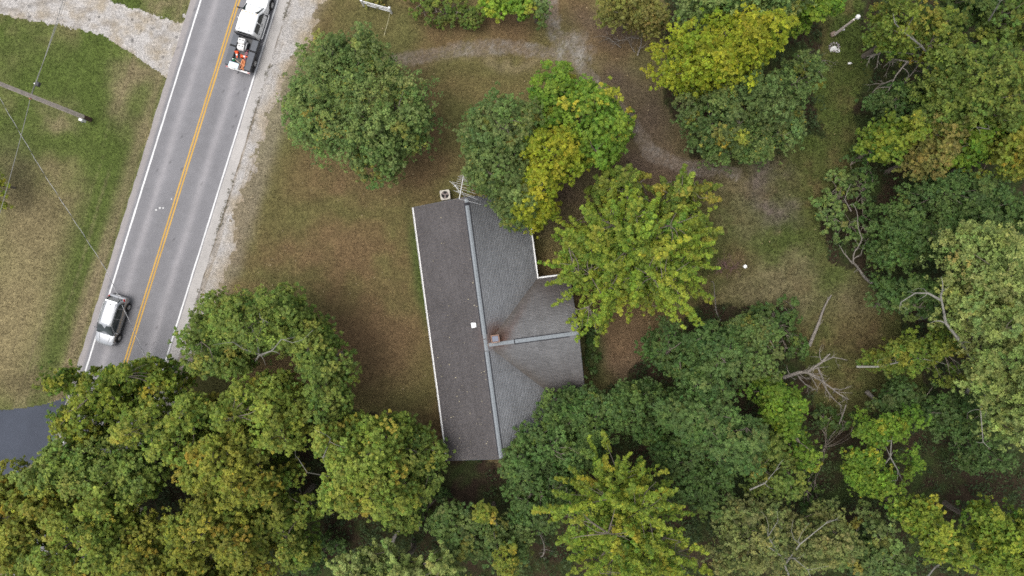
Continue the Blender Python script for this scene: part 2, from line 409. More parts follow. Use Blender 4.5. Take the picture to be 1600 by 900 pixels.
def grid_mesh(name, xs, ys, z, colfn, mat, keep=None, parent=None):
    X, Y = np.meshgrid(xs, ys); nx, ny = len(xs), len(ys)
    Z = np.full(X.shape, z) if not callable(z) else z(X, Y)
    V = np.stack([X, Y, Z], -1).reshape(-1, 3)
    i = np.arange(nx - 1)[None, :] + np.arange(ny - 1)[:, None] * nx
    F = np.stack([i, i + 1, i + 1 + nx, i + nx], -1).reshape(-1, 4)
    if keep is not None:
        cx = (X[:-1, :-1] + X[1:, 1:]) / 2; cy = (Y[:-1, :-1] + Y[1:, 1:]) / 2
        F = F[keep(cx, cy).ravel()]
        used, inv = np.unique(F, return_inverse=True); V = V[used]; F = inv.reshape(-1, 4)
    cols = colfn(V[:, 0], V[:, 1])
    return fast_mesh(name, V, 4, F.ravel(), cols, 'POINT', mat, parent, True)

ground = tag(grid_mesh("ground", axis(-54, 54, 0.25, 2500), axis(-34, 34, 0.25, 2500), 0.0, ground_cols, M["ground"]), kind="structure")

KPX = FPX / CAM_H
def to_px(x, y): return 800 + x * KPX, 450 - y * KPX

def sheet(name, bbox, res, z, maskfn, colfn, mat):
    (x0, y0, x1, y1) = bbox
    a = W(x0, y1); b = W(x1, y0)
    keep = lambda x, y: maskfn(*to_px(x, y))
    return tag(grid_mesh(name, np.arange(a.x, b.x, res), np.arange(a.y, b.y, res), z, colfn, mat, keep), kind="structure")

# gravel driveway at upper left
DRIVE = [(-120, -70), (165, -30), (178, 6), (215, 14), (252, 28), (282, 34), (300, 20), (292, 70), (262, 122), (238, 106), (205, 82), (165, 58), (120, 44), (60, 36), (0, 24), (-120, 10)]
def drive_mask(px, py):
    n = (fbm(px * .12, py * .12, 51, 3) - .5) * 16; return in_poly(px + n, py + n, DRIVE) & (road_u(px, py) < -60)
def gravel_cols(x, y):
    px, py = to_px(x, y); n = fbm(x * .9, y * .9, 61, 4)
    c = C_GRAVEL * 1.05 + (C_SAND * .9 - C_GRAVEL) * np.clip((n - .42) * 3, 0, 1)[..., None]
    d = np.clip(.75 - n + .0, 0, 1)
    tr = np.clip((fbm(x * .5 + y * .25, y * 1.4, 66, 3) - .56) * 6, 0, 1)
    c = c * (1 - tr * .35)[..., None] + C_BROWN * (tr * .22)[..., None]
    sp = hash2(np.floor(x * 5), np.floor(y * 5), 8) > .985
    return c * np.where(sp, .45, 1.0)[..., None] * (.86 + .26 * hash2(np.floor(x * 8), np.floor(y * 8), 14))[..., None]
sheet("gravel_driveway", (-120, -80, 305, 130), 0.12, 0.006, drive_mask, gravel_cols, M["gravel"])

# gravel shoulder right of the road
def shoulder_edge(py): return np.interp(py, [-200, 0, 60, 120, 230, 330, 400, 450, 520, 700, 1000], [150, 138, 128, 108, 105, 100, 112, 112, 105, 100, 95])
def shoulder_mask(px, py):
    u = road_u(px, py); n = (fbm(px * .09, py * .09, 71, 3) - .5) * 34
    return (u > 60) & (u + n < shoulder_edge(py))
def shoulder_cols(x, y):
    px, py = to_px(x, y); u = road_u(px, py); n = fbm(x * .8, y * .8, 81, 4)
    e = shoulder_edge(py); t = np.clip((u - 76) / np.maximum(e - 76, 1), 0, 1)
    c = C_GRAVEL * .98 + (C_SAND * .98 - C_GRAVEL * .98) * np.clip(t * 1.2 - .3 + (n - .5) * 2, 0, 1)[..., None]
    st = fbm(u * .16, (px * .311 + py) * .012, 83, 3)
    w = np.clip((st - .52) * 5, 0, 1) * .45 + np.clip(t - .75, 0, 1) * 1.6 * n
    c = c + (C_BROWN * 1.2 - c) * np.clip(w, 0, 1)[..., None]
    edge = np.exp(-((u - 79) / 3.0) ** 2) * (n > .45)
    return (c + (C_BROWN * .7 - c) * (edge * .7)[..., None]) * (.86 + .26 * hash2(np.floor(x * 8), np.floor(y * 8), 15))[..., None]
sheet("gravel_shoulder", (60, -100, 560, 1000), 0.12, 0.004, shoulder_mask, shoulder_cols, M["gravel"])

# dirt and gravel track behind the lawn
def track_cols(x, y):
    px, py = to_px(x, y); m = path_mask(px, py); g = ground_cols(x, y)
    n = fbm(x * 1.6, y * 1.6, 91, 3)
    c = C_GREY * 1.0 + (C_GRAVEL * .74 - C_GREY) * np.clip((n - .4) * 2 + blob(px, py, 895, 85, 60, 40) * .35 - .25, 0, 1)[..., None]
    w = np.clip((m - .30) * 3.0, 0, .66)[..., None] * np.where(hash2(np.floor(x * 6.6), np.floor(y * 6.6), 12) > .25, 1, .45)[..., None]
    c = c * (.72 + .58 * hash2(np.floor(x * 6.6), np.floor(y * 6.6), 13))[..., None]
    return g * (1 - w) + c * w
sheet("gravel_track", (540, -60, 1170, 300), 0.15, 0.005, lambda px, py: path_mask(px, py) > .28, track_cols, M["gravel"])

# asphalt driveway at lower left
SIDE = [(-160, 648), (0, 641), (35, 638), (65, 633), (100, 622), (130, 600), (150, 640), (120, 690), (88, 692), (60, 716), (35, 738), (0, 744), (-160, 760)]
C_ASPH_DARK = SRGB(72, 77, 88, EXPO * .95)
def side_cols(x, y):
    n = fbm(x * .6, y * .6, 101, 4); return np.broadcast_to(C_ASPH_DARK, x.shape + (3,)) * (.85 + .3 * n)[..., None]
sheet("asphalt_driveway", (-160, 590, 160, 780), 0.12, 0.008,
      lambda px, py: in_poly(px + (fbm(px * .1, py * .1, 5, 2) - .5) * 5, py, SIDE) & (road_u(px, py) < -62), side_cols, M["asphalt"])

# the road: strips across, long cells along
RD = Vector((0.311, 1.0, 0)).normalized(); RN = Vector((1.0, -0.311, 0)).normalized()     # along (up the picture) and to its right
RC = W(372.4, 0)                                                                        # a point on the centre line
PERP = KPX / (1 / math.sqrt(1 + .311 ** 2))                                             # horizontal pixels per metre across
def road_strip(name, u0, u1, z, nc, colfn, mat, s0=-90.0, s1=70.0, ns=640, parent=None, rag=0.0, thick=0.0):
    us = np.linspace(u0, u1, nc + 1) / PERP; ss = np.linspace(s0, s1, ns + 1)
    U, S_ = np.meshgrid(us, ss)
    if rag:
        n = (fbm(S_[:, :1] * 1.3, S_[:, :1] * 0 + u0, 5, 4) - .5) * rag; n2 = (fbm(S_[:, :1] * 1.3, S_[:, :1] * 0 + u1, 15, 4) - .5) * rag
        t = np.linspace(0, 1, nc + 1)[None, :]; U = U + n * (1 - t) + n2 * t
    X = RC.x + RD.x * S_ + RN.x * U; Y = RC.y + RD.y * S_ + RN.y * U
    V = np.stack([X, Y, np.full(X.shape, z)], -1).reshape(-1, 3)
    i = np.arange(nc)[None, :] + np.arange(ns)[:, None] * (nc + 1)
    F = np.stack([i, i + 1, i + nc + 2, i + nc + 1], -1).reshape(-1, 4)
    cols = colfn(U.ravel(), S_.ravel())
    return fast_mesh(name, V, 4, F.ravel(), cols, 'POINT', mat, parent, True)
C_ROAD = SRGB(129, 128, 131, EXPO); C_ROADL = SRGB(155, 152, 154, EXPO)
def road_cols(u, s):
    n = fbm(u * .9, s * .08, 111, 4); n2 = fbm(u * 2.5, s * .5, 117, 3)
    c = np.broadcast_to(C_ROAD, u.shape + (3,)) * (.90 + .2 * n)[:, None]
    for ctr in (-1.9, 1.75): c = c + (C_ROADL * 1.04 - c) * (np.exp(-((u - ctr) / .33) ** 2) * (.35 + .65 * n2))[:, None]
    for ctr in (-2.75, -.95, .8, 2.6): c = c * (1 - .05 * np.exp(-((u - ctr) / .4) ** 2))[:, None]
    c = c * (1 - .10 * np.exp(-((u) / .5) ** 2) * n2)[:, None]
    ed = np.clip((np.abs(u) - 3.45) / .2, 0, 1)
    c = c + (SRGB(158, 152, 150, EXPO) - c) * (ed * .85)[:, None]
    sp = hash2(np.floor(u * 7), np.floor(s * 5), 3) > .996
    return c * np.where(sp, .6, 1)[:, None]
road = tag(road_strip("road", -74, 78, 0.012, 56, road_cols, M["asphalt"], rag=0.14), kind="structure")
wcol = lambda k: (lambda u, s: np.broadcast_to(np.array([.68, .68, .675]) * k, u.shape + (3,)) * (.75 + .4 * fbm(u * 3, s * .9, 121, 3))[:, None])
ycol = lambda u, s: np.broadcast_to(SRGB(205, 163, 78, EXPO), u.shape + (3,)) * (.78 + .36 * fbm(u * 6, s * .6, 131, 3))[:, None]
for u0, u1, c, nm in ((-59.8, -57.2, wcol(1), "edge_line"), (60.4, 63.0, wcol(.95), "edge_line"), (-3.4, -.9, ycol, "centre_line"), (1.0, 3.5, ycol, "centre_line")):
    tag(road_strip(nm, u0, u1, 0.016, 2, c, M["paint"], parent=road, rag=0.04), kind="structure")
# paler paved strip right of the edge line
tag(road_strip("paved_shoulder", 64.5, 80, 0.015, 6, lambda u, s: np.broadcast_to(SRGB(178, 174, 170, EXPO), u.shape + (3,)) * (.88 + .22 * fbm(u * 1.5, s * .4, 141, 4))[:, None], M["asphalt"], rag=0.12), kind="structure")
# white survey paint specks on the left lane
mb = MB()
for dx, dy, r in ((244, 328, .09), (250, 325, .10), (255, 325, .08), (268, 311, .07)):
    c = W(dx, dy); mb.lathe([(r, .016), (r * .8, .019)], (c.x, c.y, 0), 7)
tag(mb.build("paint_blotch", mat_plain("worn_paint", (.5, .5, .49), .8, 0, .2, 9.0), road), kind="structure")
# ------------------------------------------------------------------ the house
house = empty("house", (0, 0, 0))
tag(house, "single storey house under a grey shingled roof with a gabled wing", "house")
ZE, ZR = 2.75, 4.75
A0, A1 = W(728, 308, ZR), W(783, 717, ZR)                 # main ridge, north and south ends
UA = (A1 - A0).normalized(); LM = (A1 - A0).length
VB = Vector((-UA.y, UA.x, 0)); VB = VB if VB.x > 0 else -VB   # across, towards the right
def across(p): return (Vector((p[0], p[1], 0)) - Vector((A0.x, A0.y, 0))).dot(VB)
def along(p): return (Vector((p[0], p[1], 0)) - Vector((A0.x, A0.y, 0))).dot(UA)
WLEFT = -across(W(672, 518, ZE)); WRIGHT = across(W(837, 420, ZE))
UR = along(W(772, 538, ZR))                               # where the wing ridge meets the main ridge
WING_V = across(W(905, 525, ZR))                          # the wing's gable end
WING_N = UR - along(W(866, 432, ZE)); WING_S = along(W(893, 614, ZE)) - UR
def HP(u, v, z): return Vector((A0.x, A0.y, 0)) + UA * u + VB * v + Vector((0, 0, z))
CHIM = W(774, 529, 4.9); CHU, CHV = along(CHIM), across(CHIM)

def roof_colour(u, v, which):
    n = fbm(u * .45, v * .45, 151, 4); n2 = fbm(u * 1.6, v * .5, 161, 3); n3 = fbm(u * .5, v * 1.7, 171, 3)
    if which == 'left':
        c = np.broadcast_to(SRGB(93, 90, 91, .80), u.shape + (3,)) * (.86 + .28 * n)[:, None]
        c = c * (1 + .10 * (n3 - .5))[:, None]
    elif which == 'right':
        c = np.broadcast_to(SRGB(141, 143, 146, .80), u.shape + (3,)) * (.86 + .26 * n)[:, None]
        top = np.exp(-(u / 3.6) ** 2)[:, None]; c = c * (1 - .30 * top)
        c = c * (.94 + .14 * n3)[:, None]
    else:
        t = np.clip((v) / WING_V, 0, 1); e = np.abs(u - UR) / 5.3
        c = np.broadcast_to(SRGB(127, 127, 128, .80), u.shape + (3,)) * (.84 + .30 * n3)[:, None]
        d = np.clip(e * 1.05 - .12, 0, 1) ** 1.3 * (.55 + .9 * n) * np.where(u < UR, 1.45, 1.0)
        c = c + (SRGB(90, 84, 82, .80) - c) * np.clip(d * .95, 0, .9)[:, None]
    # rust run-off round the chimney and down the valley
    du, dv = u - CHU, v - CHV
    r = np.exp(-(np.hypot(du + .22, dv - .12) / .95) ** 2) * (.75 + .7 * n2) + .30 * np.exp(-(((dv - .9) + du * .75) / .40) ** 2) * np.exp(-((du + 1.2) / 1.3) ** 2)
    c = c + (SRGB(100, 60, 40, .80) - c) * np.clip(r, 0, .92)[:, None]
    # soot-dark algae along the valleys
    if which in ('right', 'wing'):
        vd = np.abs(np.abs(u - UR) - v * 1.02)
        g = np.exp(-(vd / .9) ** 2) * (v > .6) * (.28 if which == 'right' else .75)
        c = c + (SRGB(98, 92, 86, .8) - c) * (g * (.5 + n))[:, None]
    return c

def shingle_part(name, U0, U1, slope_len, point, which, parent, uv, course=0.145, tabw=0.30):
    """courses of tabs as wedge slabs; point(a, s, h): along the eave, up the slope, off the deck"""
    ns = int(slope_len / course); na = int((U1 - U0) / tabw) + 1
    S_, Ai = np.meshgrid(np.arange(ns), np.arange(-1, na + 1), indexing='ij')
    S_ = S_.ravel(); Ai = Ai.ravel()
    jit = hash2(S_, S_ * 0, 5) * tabw
    a0 = np.clip(U0 + Ai * tabw + jit, U0, U1); a1 = np.clip(U0 + (Ai + 1) * tabw + jit - .012, U0, U1)
    ok = a1 - a0 > .03; S_, a0, a1 = S_[ok], a0[ok], a1[ok]; n = len(S_)
    lo = S_ * course; hi = lo + course + .02
    t = .011 + .007 * hash2(S_, np.floor(a0 * 50), 9)
    V = np.empty((n, 6, 3))
    V[:, 0] = point(a0, lo, t); V[:, 1] = point(a1, lo, t); V[:, 2] = point(a1, hi, t * 0 + .002); V[:, 3] = point(a0, hi, t * 0 + .002)
    V[:, 4] = point(a0, lo, t * 0 - .01); V[:, 5] = point(a1, lo, t * 0 - .01)
    b = np.arange(n)[:, None] * 6
    F = np.stack([b + [0, 1, 2, 3], b + [4, 5, 1, 0], b + [4, 0, 3, 3], b + [1, 5, 2, 2]], 1)[:, :2].reshape(-1)
    uu, vv = uv((a0 + a1) / 2, (lo + hi) / 2)
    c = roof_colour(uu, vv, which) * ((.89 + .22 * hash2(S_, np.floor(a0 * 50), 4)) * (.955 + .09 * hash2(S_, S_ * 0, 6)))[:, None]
    o = fast_mesh(name, V.reshape(-1, 3), 4, F, np.repeat(c, 2, 0), 'FACE', M["shingle"], parent)
    o["kind"] = "stuff"; return o

def slope_pt(edge_v, sign, rise, run):
    L_ = math.hypot(rise, run); cs, sn = run / L_, rise / L_
    def f(a, s, h):
        v = sign * (edge_v - s * cs) + sign * h * sn
        z = ZR - rise + s * sn + h * cs + .0
        base = np.array([A0.x, A0.y, 0.0])
        return base + np.outer(a, np.array(UA)) + np.outer(v, np.array(VB)) + np.outer(z, np.array([0, 0, 1.0]))
    return f, L_
def slab(mb, pts, th):
    n = len(pts); mb.add(list(pts) + [p - Vector((0, 0, th)) for p in pts],
                         [tuple(range(n)), tuple(reversed(range(n, 2 * n)))] + [(i, n + i, n + (i + 1) % n, (i + 1) % n) for i in range(n)])
TH = 0.16
mb = MB()
slab(mb, [HP(0, -WLEFT, ZE), HP(LM, -WLEFT, ZE), HP(LM, -.002, ZR), HP(0, -.002, ZR)], TH)
slab(mb, [HP(0, .002, ZR), HP(LM, .002, ZR), HP(LM, WRIGHT, ZE), HP(0, WRIGHT, ZE)], TH)
roof = mb.build("roof", M["plywood"], house)
f, L_ = slope_pt(WLEFT, -1, ZR - ZE, WLEFT)
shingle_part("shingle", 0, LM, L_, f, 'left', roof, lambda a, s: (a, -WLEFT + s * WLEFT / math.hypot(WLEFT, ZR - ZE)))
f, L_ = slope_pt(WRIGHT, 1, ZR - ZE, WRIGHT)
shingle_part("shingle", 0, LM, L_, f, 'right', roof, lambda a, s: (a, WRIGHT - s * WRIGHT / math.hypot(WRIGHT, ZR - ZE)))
# the wing: its ridge runs across, towards the right
ZW = ZR - .02
def wing_pt(sign, width):
    L2 = math.hypot(ZW - ZE, width); cs, sn = width / L2, (ZW - ZE) / L2
    def f(a, s, h):
        u = UR + sign * (width - s * cs) + sign * h * sn; z = ZE + s * sn + h * cs
        return np.array([A0.x, A0.y, 0.0]) + np.outer(u, np.array(UA)) + np.outer(a, np.array(VB)) + np.outer(z, np.array([0, 0, 1.0]))
    return f, L2
def valley_v(du_frac): return WRIGHT * du_frac
mb = MB()
slab(mb, [HP(UR - .002, .12, ZW), HP(UR - .002, WING_V, ZW), HP(UR - WING_N, WING_V, ZE), HP(UR - WING_N, WRIGHT - .05, ZE)], TH)
slab(mb, [HP(UR + .002, .12, ZW), HP(UR + WING_S, WRIGHT - .05, ZE), HP(UR + WING_S, WING_V, ZE), HP(UR + .002, WING_V, ZW)], TH)
wroof = mb.build("wing_roof", M["plywood"], house)
for sign, wd in ((-1, WING_N), (1, WING_S)):
    f, L2 = wing_pt(sign, wd)
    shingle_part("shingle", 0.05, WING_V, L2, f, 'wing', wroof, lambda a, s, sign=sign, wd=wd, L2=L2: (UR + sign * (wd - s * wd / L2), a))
# hide the wing's shingles that would hang below the main slope: they lie under it, inside the attic
# ridge vents: a raised cap with dark gaps along both sides
def ridge_run(p0, p1, side, drop, w=.20, vent=(0, 1)):
    d = (p1 - p0); n = 1
    cap = MB(); gap = MB()
    def sec(t, hw, up):
        c = p0 + d * t; return [c - side * hw + Vector((0, 0, up - drop * hw)), c + Vector((0, 0, up + .012)), c + side * hw + Vector((0, 0, up - drop * hw))]
    def strip(mb_, t0, t1, hw, up, th):
        a, b = sec(t0, hw, up), sec(t1, hw, up); dz = Vector((0, 0, th))
        vs = a + b + [q - dz for q in a] + [q - dz for q in b]
        mb_.add(vs, [(0, 1, 4, 3), (1, 2, 5, 4), (6, 9, 10, 7), (7, 10, 11, 8), (0, 3, 9, 6), (2, 8, 11, 5), (0, 6, 7, 1), (1, 7, 8, 2), (3, 4, 10, 9), (4, 5, 11, 10)])
    k = int(d.length / .30); 
    for i in range(k):
        t0, t1 = i / k, (i + .985) / k; inv = vent[0] <= t0 <= vent[1]
        strip(cap, t0, t1, w if inv else w * .95, .055 if inv else .03, .02)
    strip(gap, max(vent[0], .001), min(vent[1], .999), w + .085, .036, .03)
    return cap, gap
drop = (ZR - ZE) / ((WLEFT + WRIGHT) / 2)
t_mid = UR / LM
rv = empty("ridge_vent", (0, 0, 0)); rv.parent = house
p0, p1 = HP(0.1, 0, ZR), HP(UR - .55, 0, ZR)
c1, g1 = ridge_run(p0, p1, VB, drop, .155, (0.03, .97)); cap = c1.build("ridge_cap", M["ridge"], rv); g1.build("vent_gap", M["ridge_dark"], rv)
c1, g1 = ridge_run(HP(UR - .5, 0, ZR), HP(UR + .45, 0, ZR), VB, drop, .155, (2, 3)); c1.build("ridge_cap", M["ridge"], rv)
c1, g1 = ridge_run(HP(UR + .5, 0, ZR), HP(LM - .05, 0, ZR), VB, drop, .155, (0.0, .97)); c1.build("ridge_cap", M["ridge"], rv); g1.build("vent_gap", M["ridge_dark"], rv)
dw = (ZW - ZE) / WING_N
c1, g1 = ridge_run(HP(UR, .25, ZW), HP(UR, WING_V - .02, ZW), UA, dw, .155, (0.28, .9)); c1.build("ridge_cap", M["ridge"], rv); g1.build("vent_gap", M["ridge_dark"], rv)
# gutters and rake trim
def gutter(u0, v0, u1, v1, out):
    mb = MB(); a, b = HP(u0, v0, ZE - .10), HP(u1, v1, ZE - .10); o = out * .13; dz = Vector((0, 0, .12))
    prof = [Vector((0, 0, .0)), o * .8, o + dz, o * .88 + dz, o * .7 + Vector((0, 0, .03)), Vector((0, 0, .03))]
    mb.loft([[a + q for q in prof], [b + q for q in prof]]); return mb.build("gutter", M["white_metal"], house)
gutter(0, -WLEFT - .005, LM, -WLEFT - .005, -VB)
gutter(0, WRIGHT + .005, UR - WING_N, WRIGHT + .005, VB)
gutter(UR - WING_N - .005, WRIGHT + .14, UR - WING_N - .005, WING_V, -UA)
gutter(UR + WING_S + .005, WRIGHT + .14, UR + WING_S + .005, WING_V, UA)
gutter(UR + WING_S, WRIGHT + .005, LM, WRIGHT + .005, VB)
for u in (-.02, LM + .02):
    for s_, w_ in ((-1, WLEFT), (1, WRIGHT)):
        a, b = HP(u, s_ * w_, ZE - .07), HP(u, 0, ZR - .07); mb = MB()
        mb.loft([[p + q for q in (UA * -.015 + Vector((0, 0, -.1)), UA * .015 + Vector((0, 0, -.1)), UA * .015 + Vector((0, 0, .07)), UA * -.015 + Vector((0, 0, .07)))] for p in (a, b)]); mb.build("rake_trim", M["grey_metal"], house)
for s_, w_ in ((-1, WING_N), (1, WING_S)):
    a, b = HP(UR + s_ * w_, WING_V + .02, ZE - .07), HP(UR, WING_V + .02, ZW - .07); mb = MB()
    mb.loft([[p + q for q in (VB * -.015 + Vector((0, 0, -.1)), VB * .015 + Vector((0, 0, -.1)), VB * .015 + Vector((0, 0, .07)), VB * -.015 + Vector((0, 0, .07)))] for p in (a, b)]); mb.build("rake_trim", M["grey_metal"], house)
# walls under the eaves
mb = MB(); ov = .45; rot = Matrix(((VB.x, UA.x, 0), (VB.y, UA.y, 0), (0, 0, 1)))
def wallbox(u0, u1, v0, v1, z0, z1): mb.box(HP((u0 + u1) / 2, (v0 + v1) / 2, (z0 + z1) / 2), (abs(v1 - v0), abs(u1 - u0), z1 - z0), rot)
wallbox(ov, LM - ov, -WLEFT + ov, WRIGHT - ov, 0, ZE - .02)
wallbox(UR - WING_N + ov, UR + WING_S - ov, WRIGHT - ov + .002, WING_V - ov, 0, ZE - .03)
for u in (ov + .01, LM - ov - .13):     # gable triangles
    tri = [HP(u, -WLEFT + ov, ZE - .02), HP(u, WRIGHT - ov, ZE - .02), HP(u, 0, ZR - .22)]
    mb.add(tri + [p + UA * .12 for p in tri], [(0, 1, 2), (5, 4, 3), (0, 3, 4, 1), (1, 4, 5, 2), (2, 5, 3, 0)])
tri = [HP(UR - WING_N + ov, WING_V - ov - .13, ZE - .03), HP(UR + WING_S - ov, WING_V - ov - .13, ZE - .03), HP(UR, WING_V - ov - .13, ZW - .22)]
mb.add(tri + [p + VB * .12 for p in tri], [(0, 1, 2), (5, 4, 3), (0, 3, 4, 1), (1, 4, 5, 2), (2, 5, 3, 0)])
mb.build("wall", M["brickwall"], house)
# chimney: square rusty flue with a blue-grey cap
ch = MB(); ch.box(HP(CHU, CHV, 4.62), (.66, .62, 1.0), rot, .02); cho = ch.build("chimney", M["rust"], house)
cp = MB(); cp.box(HP(CHU, CHV, 5.14), (.50, .46, .06), rot, .02); cp.build("chimney_cap", M["slate"], cho)
fr = MB()
for du, dv, sx, sy in ((-.29, 0, .70, .06), (.29, 0, .70, .06), (0, -.31, .06, .50), (0, .31, .06, .50)):
    fr.box(HP(CHU + du, CHV + dv, 5.15), (sx, sy, .09), rot)
fr.build("flashing", mat_plain("stained_flashing", (.24, .155, .115), .8, 0, .3, 9.0), cho)
# white square roof vent on the left slope
vp = W(740.5, 508, 4.5); vu, vv = along(vp), across(vp); vz = ZR + vv * drop
vent = MB(); vent.box(HP(vu, vv, vz + .10), (.30, .30, .16), rot, .02); vent.box(HP(vu, vv, vz + .20), (.40, .36, .05), rot, .015); vent.box(HP(vu, vv, vz + .015), (.46, .44, .03), rot)
vent.build("roof_vent", M["white_metal"], house)
# pale leaves and flecks lying on the shingles
C_, N_, S_ = [], [], []
r2 = np.random.default_rng(4)
spots = [(689, 340), (690, 380), (694, 380), (697, 391), (677, 408), (735, 405), (741, 477), (759, 585), (707, 552), (690, 588), (758, 585), (753, 627), (722, 634), (705, 652), (745, 662), (750, 663), (752, 663), (747, 655), (712, 590), (730, 612), (768, 640), (766, 644), (718, 685), (735, 690), (760, 693)]
for _ in range(46): spots.append((r2.uniform(665, 765), r2.uniform(430, 710)))
for px, py in spots:
    z = 3.9
    for _k in range(3):
        p = W(px, py, z); v = across(p); z = ZR - abs(v) * drop + .04
    if v < -.3 and v > -WLEFT + .1 and .1 < along(p) < LM - .1:
        C_.append(p); N_.append((r2.normal() * .25, r2.normal() * .25, 1)); S_.append(r2.choice([.07, .09, .13]))
o = leaf_mesh("fallen_leaves", np.array(C_), np.array(N_), np.array(S_), np.tile(SRGB(205, 195, 165), (len(C_), 1)) * r2.uniform(.5, 1.0, (len(C_), 1)), .8)
tag(o, "pale leaf flecks scattered over the dark left roof slope", "leaves", None, "stuff")

# ------------------------------------------------------------------ beside the house
# outdoor air conditioner, partly under the gable's edge
ac = empty("air_conditioner", W(695.5, 304.5, .8) - Vector((0, 0, .8)), math.atan2(UA.y, UA.x) + math.pi / 2)
tag(ac, "square cream air conditioner with a round fan beside the roof edge", "air conditioner")
mb = MB()
mb.box((0, 0, .38), (.84, .84, .76), None, .03); mb.build("cabinet", M["cream_metal"], ac)
mb = MB(); n = 20
ring_o = [Vector((.43 * max(-1, min(1, 1.35 * math.cos(2 * math.pi * k / n))), .43 * max(-1, min(1, 1.35 * math.sin(2 * math.pi * k / n))), 0)) for k in range(n)]
ring_i = [Vector((.34 * math.cos(2 * math.pi * k / n), .34 * math.sin(2 * math.pi * k / n), 0)) for k in range(n)]
z = Vector((0, 0, .86)); z0 = Vector((0, 0, .762))
mb.loft([[p + z0 for p in ring_o], [p + z for p in ring_o], [p + z for p in ring_i], [p + z0 for p in ring_i]], True, False)
mb.build("top_frame", M["cream_metal"], ac)
mb = MB(); mb.lathe([(.335, .764), (.335, .768)], (0, 0, 0), 20); mb.build("fan_well", M["black"], ac)
mb = MB(); mb.lathe([(.09, .77), (.09, .82), (.05, .84)], (0, 0, 0), 10)
for k in range(3):
    a = k * 2.094 + .5; c, s_ = math.cos(a), math.sin(a)
    q = [Vector((.08, -.05, .785)), Vector((.31, -.17, .78)), Vector((.33, .06, .81)), Vector((.09, .06, .82))]
    q = [Vector((p.x * c - p.y * s_, p.x * s_ + p.y * c, p.z)) for p in q]
    mb.add(q + [p - Vector((0, 0, .012)) for p in q], [(0, 1, 2, 3), (7, 6, 5, 4), (0, 4, 5, 1), (1, 5, 6, 2), (2, 6, 7, 3), (3, 7, 4, 0)])
mb.build("fan", mat_plain("fan_blade_brown", (.20, .16, .15), .7), ac)

# television antenna on a mast at the gable
AZ = 7.0
an = empty("tv_antenna", W(718, 311, AZ) - Vector((0, 0, AZ))); ao = an.location
tag(an, "white metal television antenna with many rods above the gable end", "antenna")
def AP(px, py, z=AZ): return W(px, py, z) - ao
mb = MB(); m0 = AP(722.5, 301, AZ); mb.tube([Vector((m0.x, m0.y, 0)), Vector((m0.x, m0.y, AZ + .25))], .03, 8); mb.build("mast", M["alu"], an)
b0, b1 = AP(717.5, 311), AP(727, 259.5)
mb = MB(); mb.tube([b0, b1], .028, 6); mb.build("boom", M["white_metal"], an)
bd = (b1 - b0); bn = Vector((bd.y, -bd.x, 0)).normalized()
def rod(t, l0, l1, lean=0.0, dz=0.0):
    c = b0 + bd * t; mb = MB()
    mb.tube([c - bn * l0 + bd.normalized() * lean * l0 + Vector((0, 0, dz)), c + Vector((0, 0, dz)), c + bn * l1 - bd.normalized() * lean * l1 * .6 + Vector((0, 0, dz))], .011, 5)
    mb.build("rod", M["alu"], an)
rod(.0, .02, 1.75, .10); rod(.17, .55, 1.45, .25, .04); rod(.22, .3, 1.15, .3, .04); rod(.30, .65, 1.2, .2, .04); rod(.37, .75, 1.0, .2, .04); rod(.45, .8, .85, .05, .03); rod(.50, .45, .5, .1, .03)
for t, l in ((.56, .45), (.60, .36), (.64, .40), (.68, .3)): rod(t, l, l, .12, .03)
for t in (.72, .76, .80, .84, .88, .92, .96): rod(t, .11, .11, 0, .02)
mb = MB(); mb.tube([AP(719.5, 300.5), AP(710, 289), AP(702.5, 283, AZ + .15)], .018, 5); mb.tube([AP(713, 298.5, AZ), AP(718, 300.5)], .016, 5)
mb.tube([AP(710, 289), AP(716, 292)], .014, 5); mb.build("reflector_arm", M["alu"], an)

# well casing with a white cap
wp = empty("well_cap", W(1162, 416.5, 0)); tag(wp, "small round white cap on a pipe in the grassy clearing", "well cap")
mb = MB(); mb.lathe([(.10, 0), (.10, .32)], (0, 0, 0), 14); mb.build("pipe", M["alu"], wp)
mb = MB(); mb.lathe([(.16, .321), (.17, .36), (.16, .42), (.08, .45), (.02, .455)], (0, 0, 0), 16); mb.build("cap", M["white_plastic"], wp, True)

# ------------------------------------------------------------------ white rail fence at the top
fe = empty("rail_fence", W(588, 12)); fo = fe.location
tag(fe, "short white ranch rail fence section at the top edge", "fence")
fb0, fb1 = W(569, 9.5) - fo, W(612, 21) - fo
ex = (fb1 - fb0).normalized(); fny = Vector((-ex.y, ex.x, 0)); frot = Matrix(((ex.x, fny.x, 0), (ex.y, fny.y, 0), (0, 0, 1)))
for p in (fb0, fb1):
    mb = MB(); mb.box(p + Vector((0, 0, .62)), (.14, .14, 1.24), frot); mb.box(p + Vector((0, 0, 1.27)), (.19, .19, .06), frot, .02)
    mb.build("post", M["white_metal"], fe)
for z in (.35, .72, 1.06):
    mb = MB(); mb.box((fb0 + fb1) / 2 + Vector((0, 0, z)), ((fb1 - fb0).length - .13, .05, .14), frot); mb.build("rail", M["white_metal"], fe)
mb = MB(); mb.tube([W(609, 21, 1.0), W(606.5, 33, .55), W(600, 56, .03)], .022, 5)
tag(mb.build("guy_wire", mat_plain("yellow_guard", (.45, .42, .25), .6)), "thin pale wire slanting from the white fence to the grass", "wire")

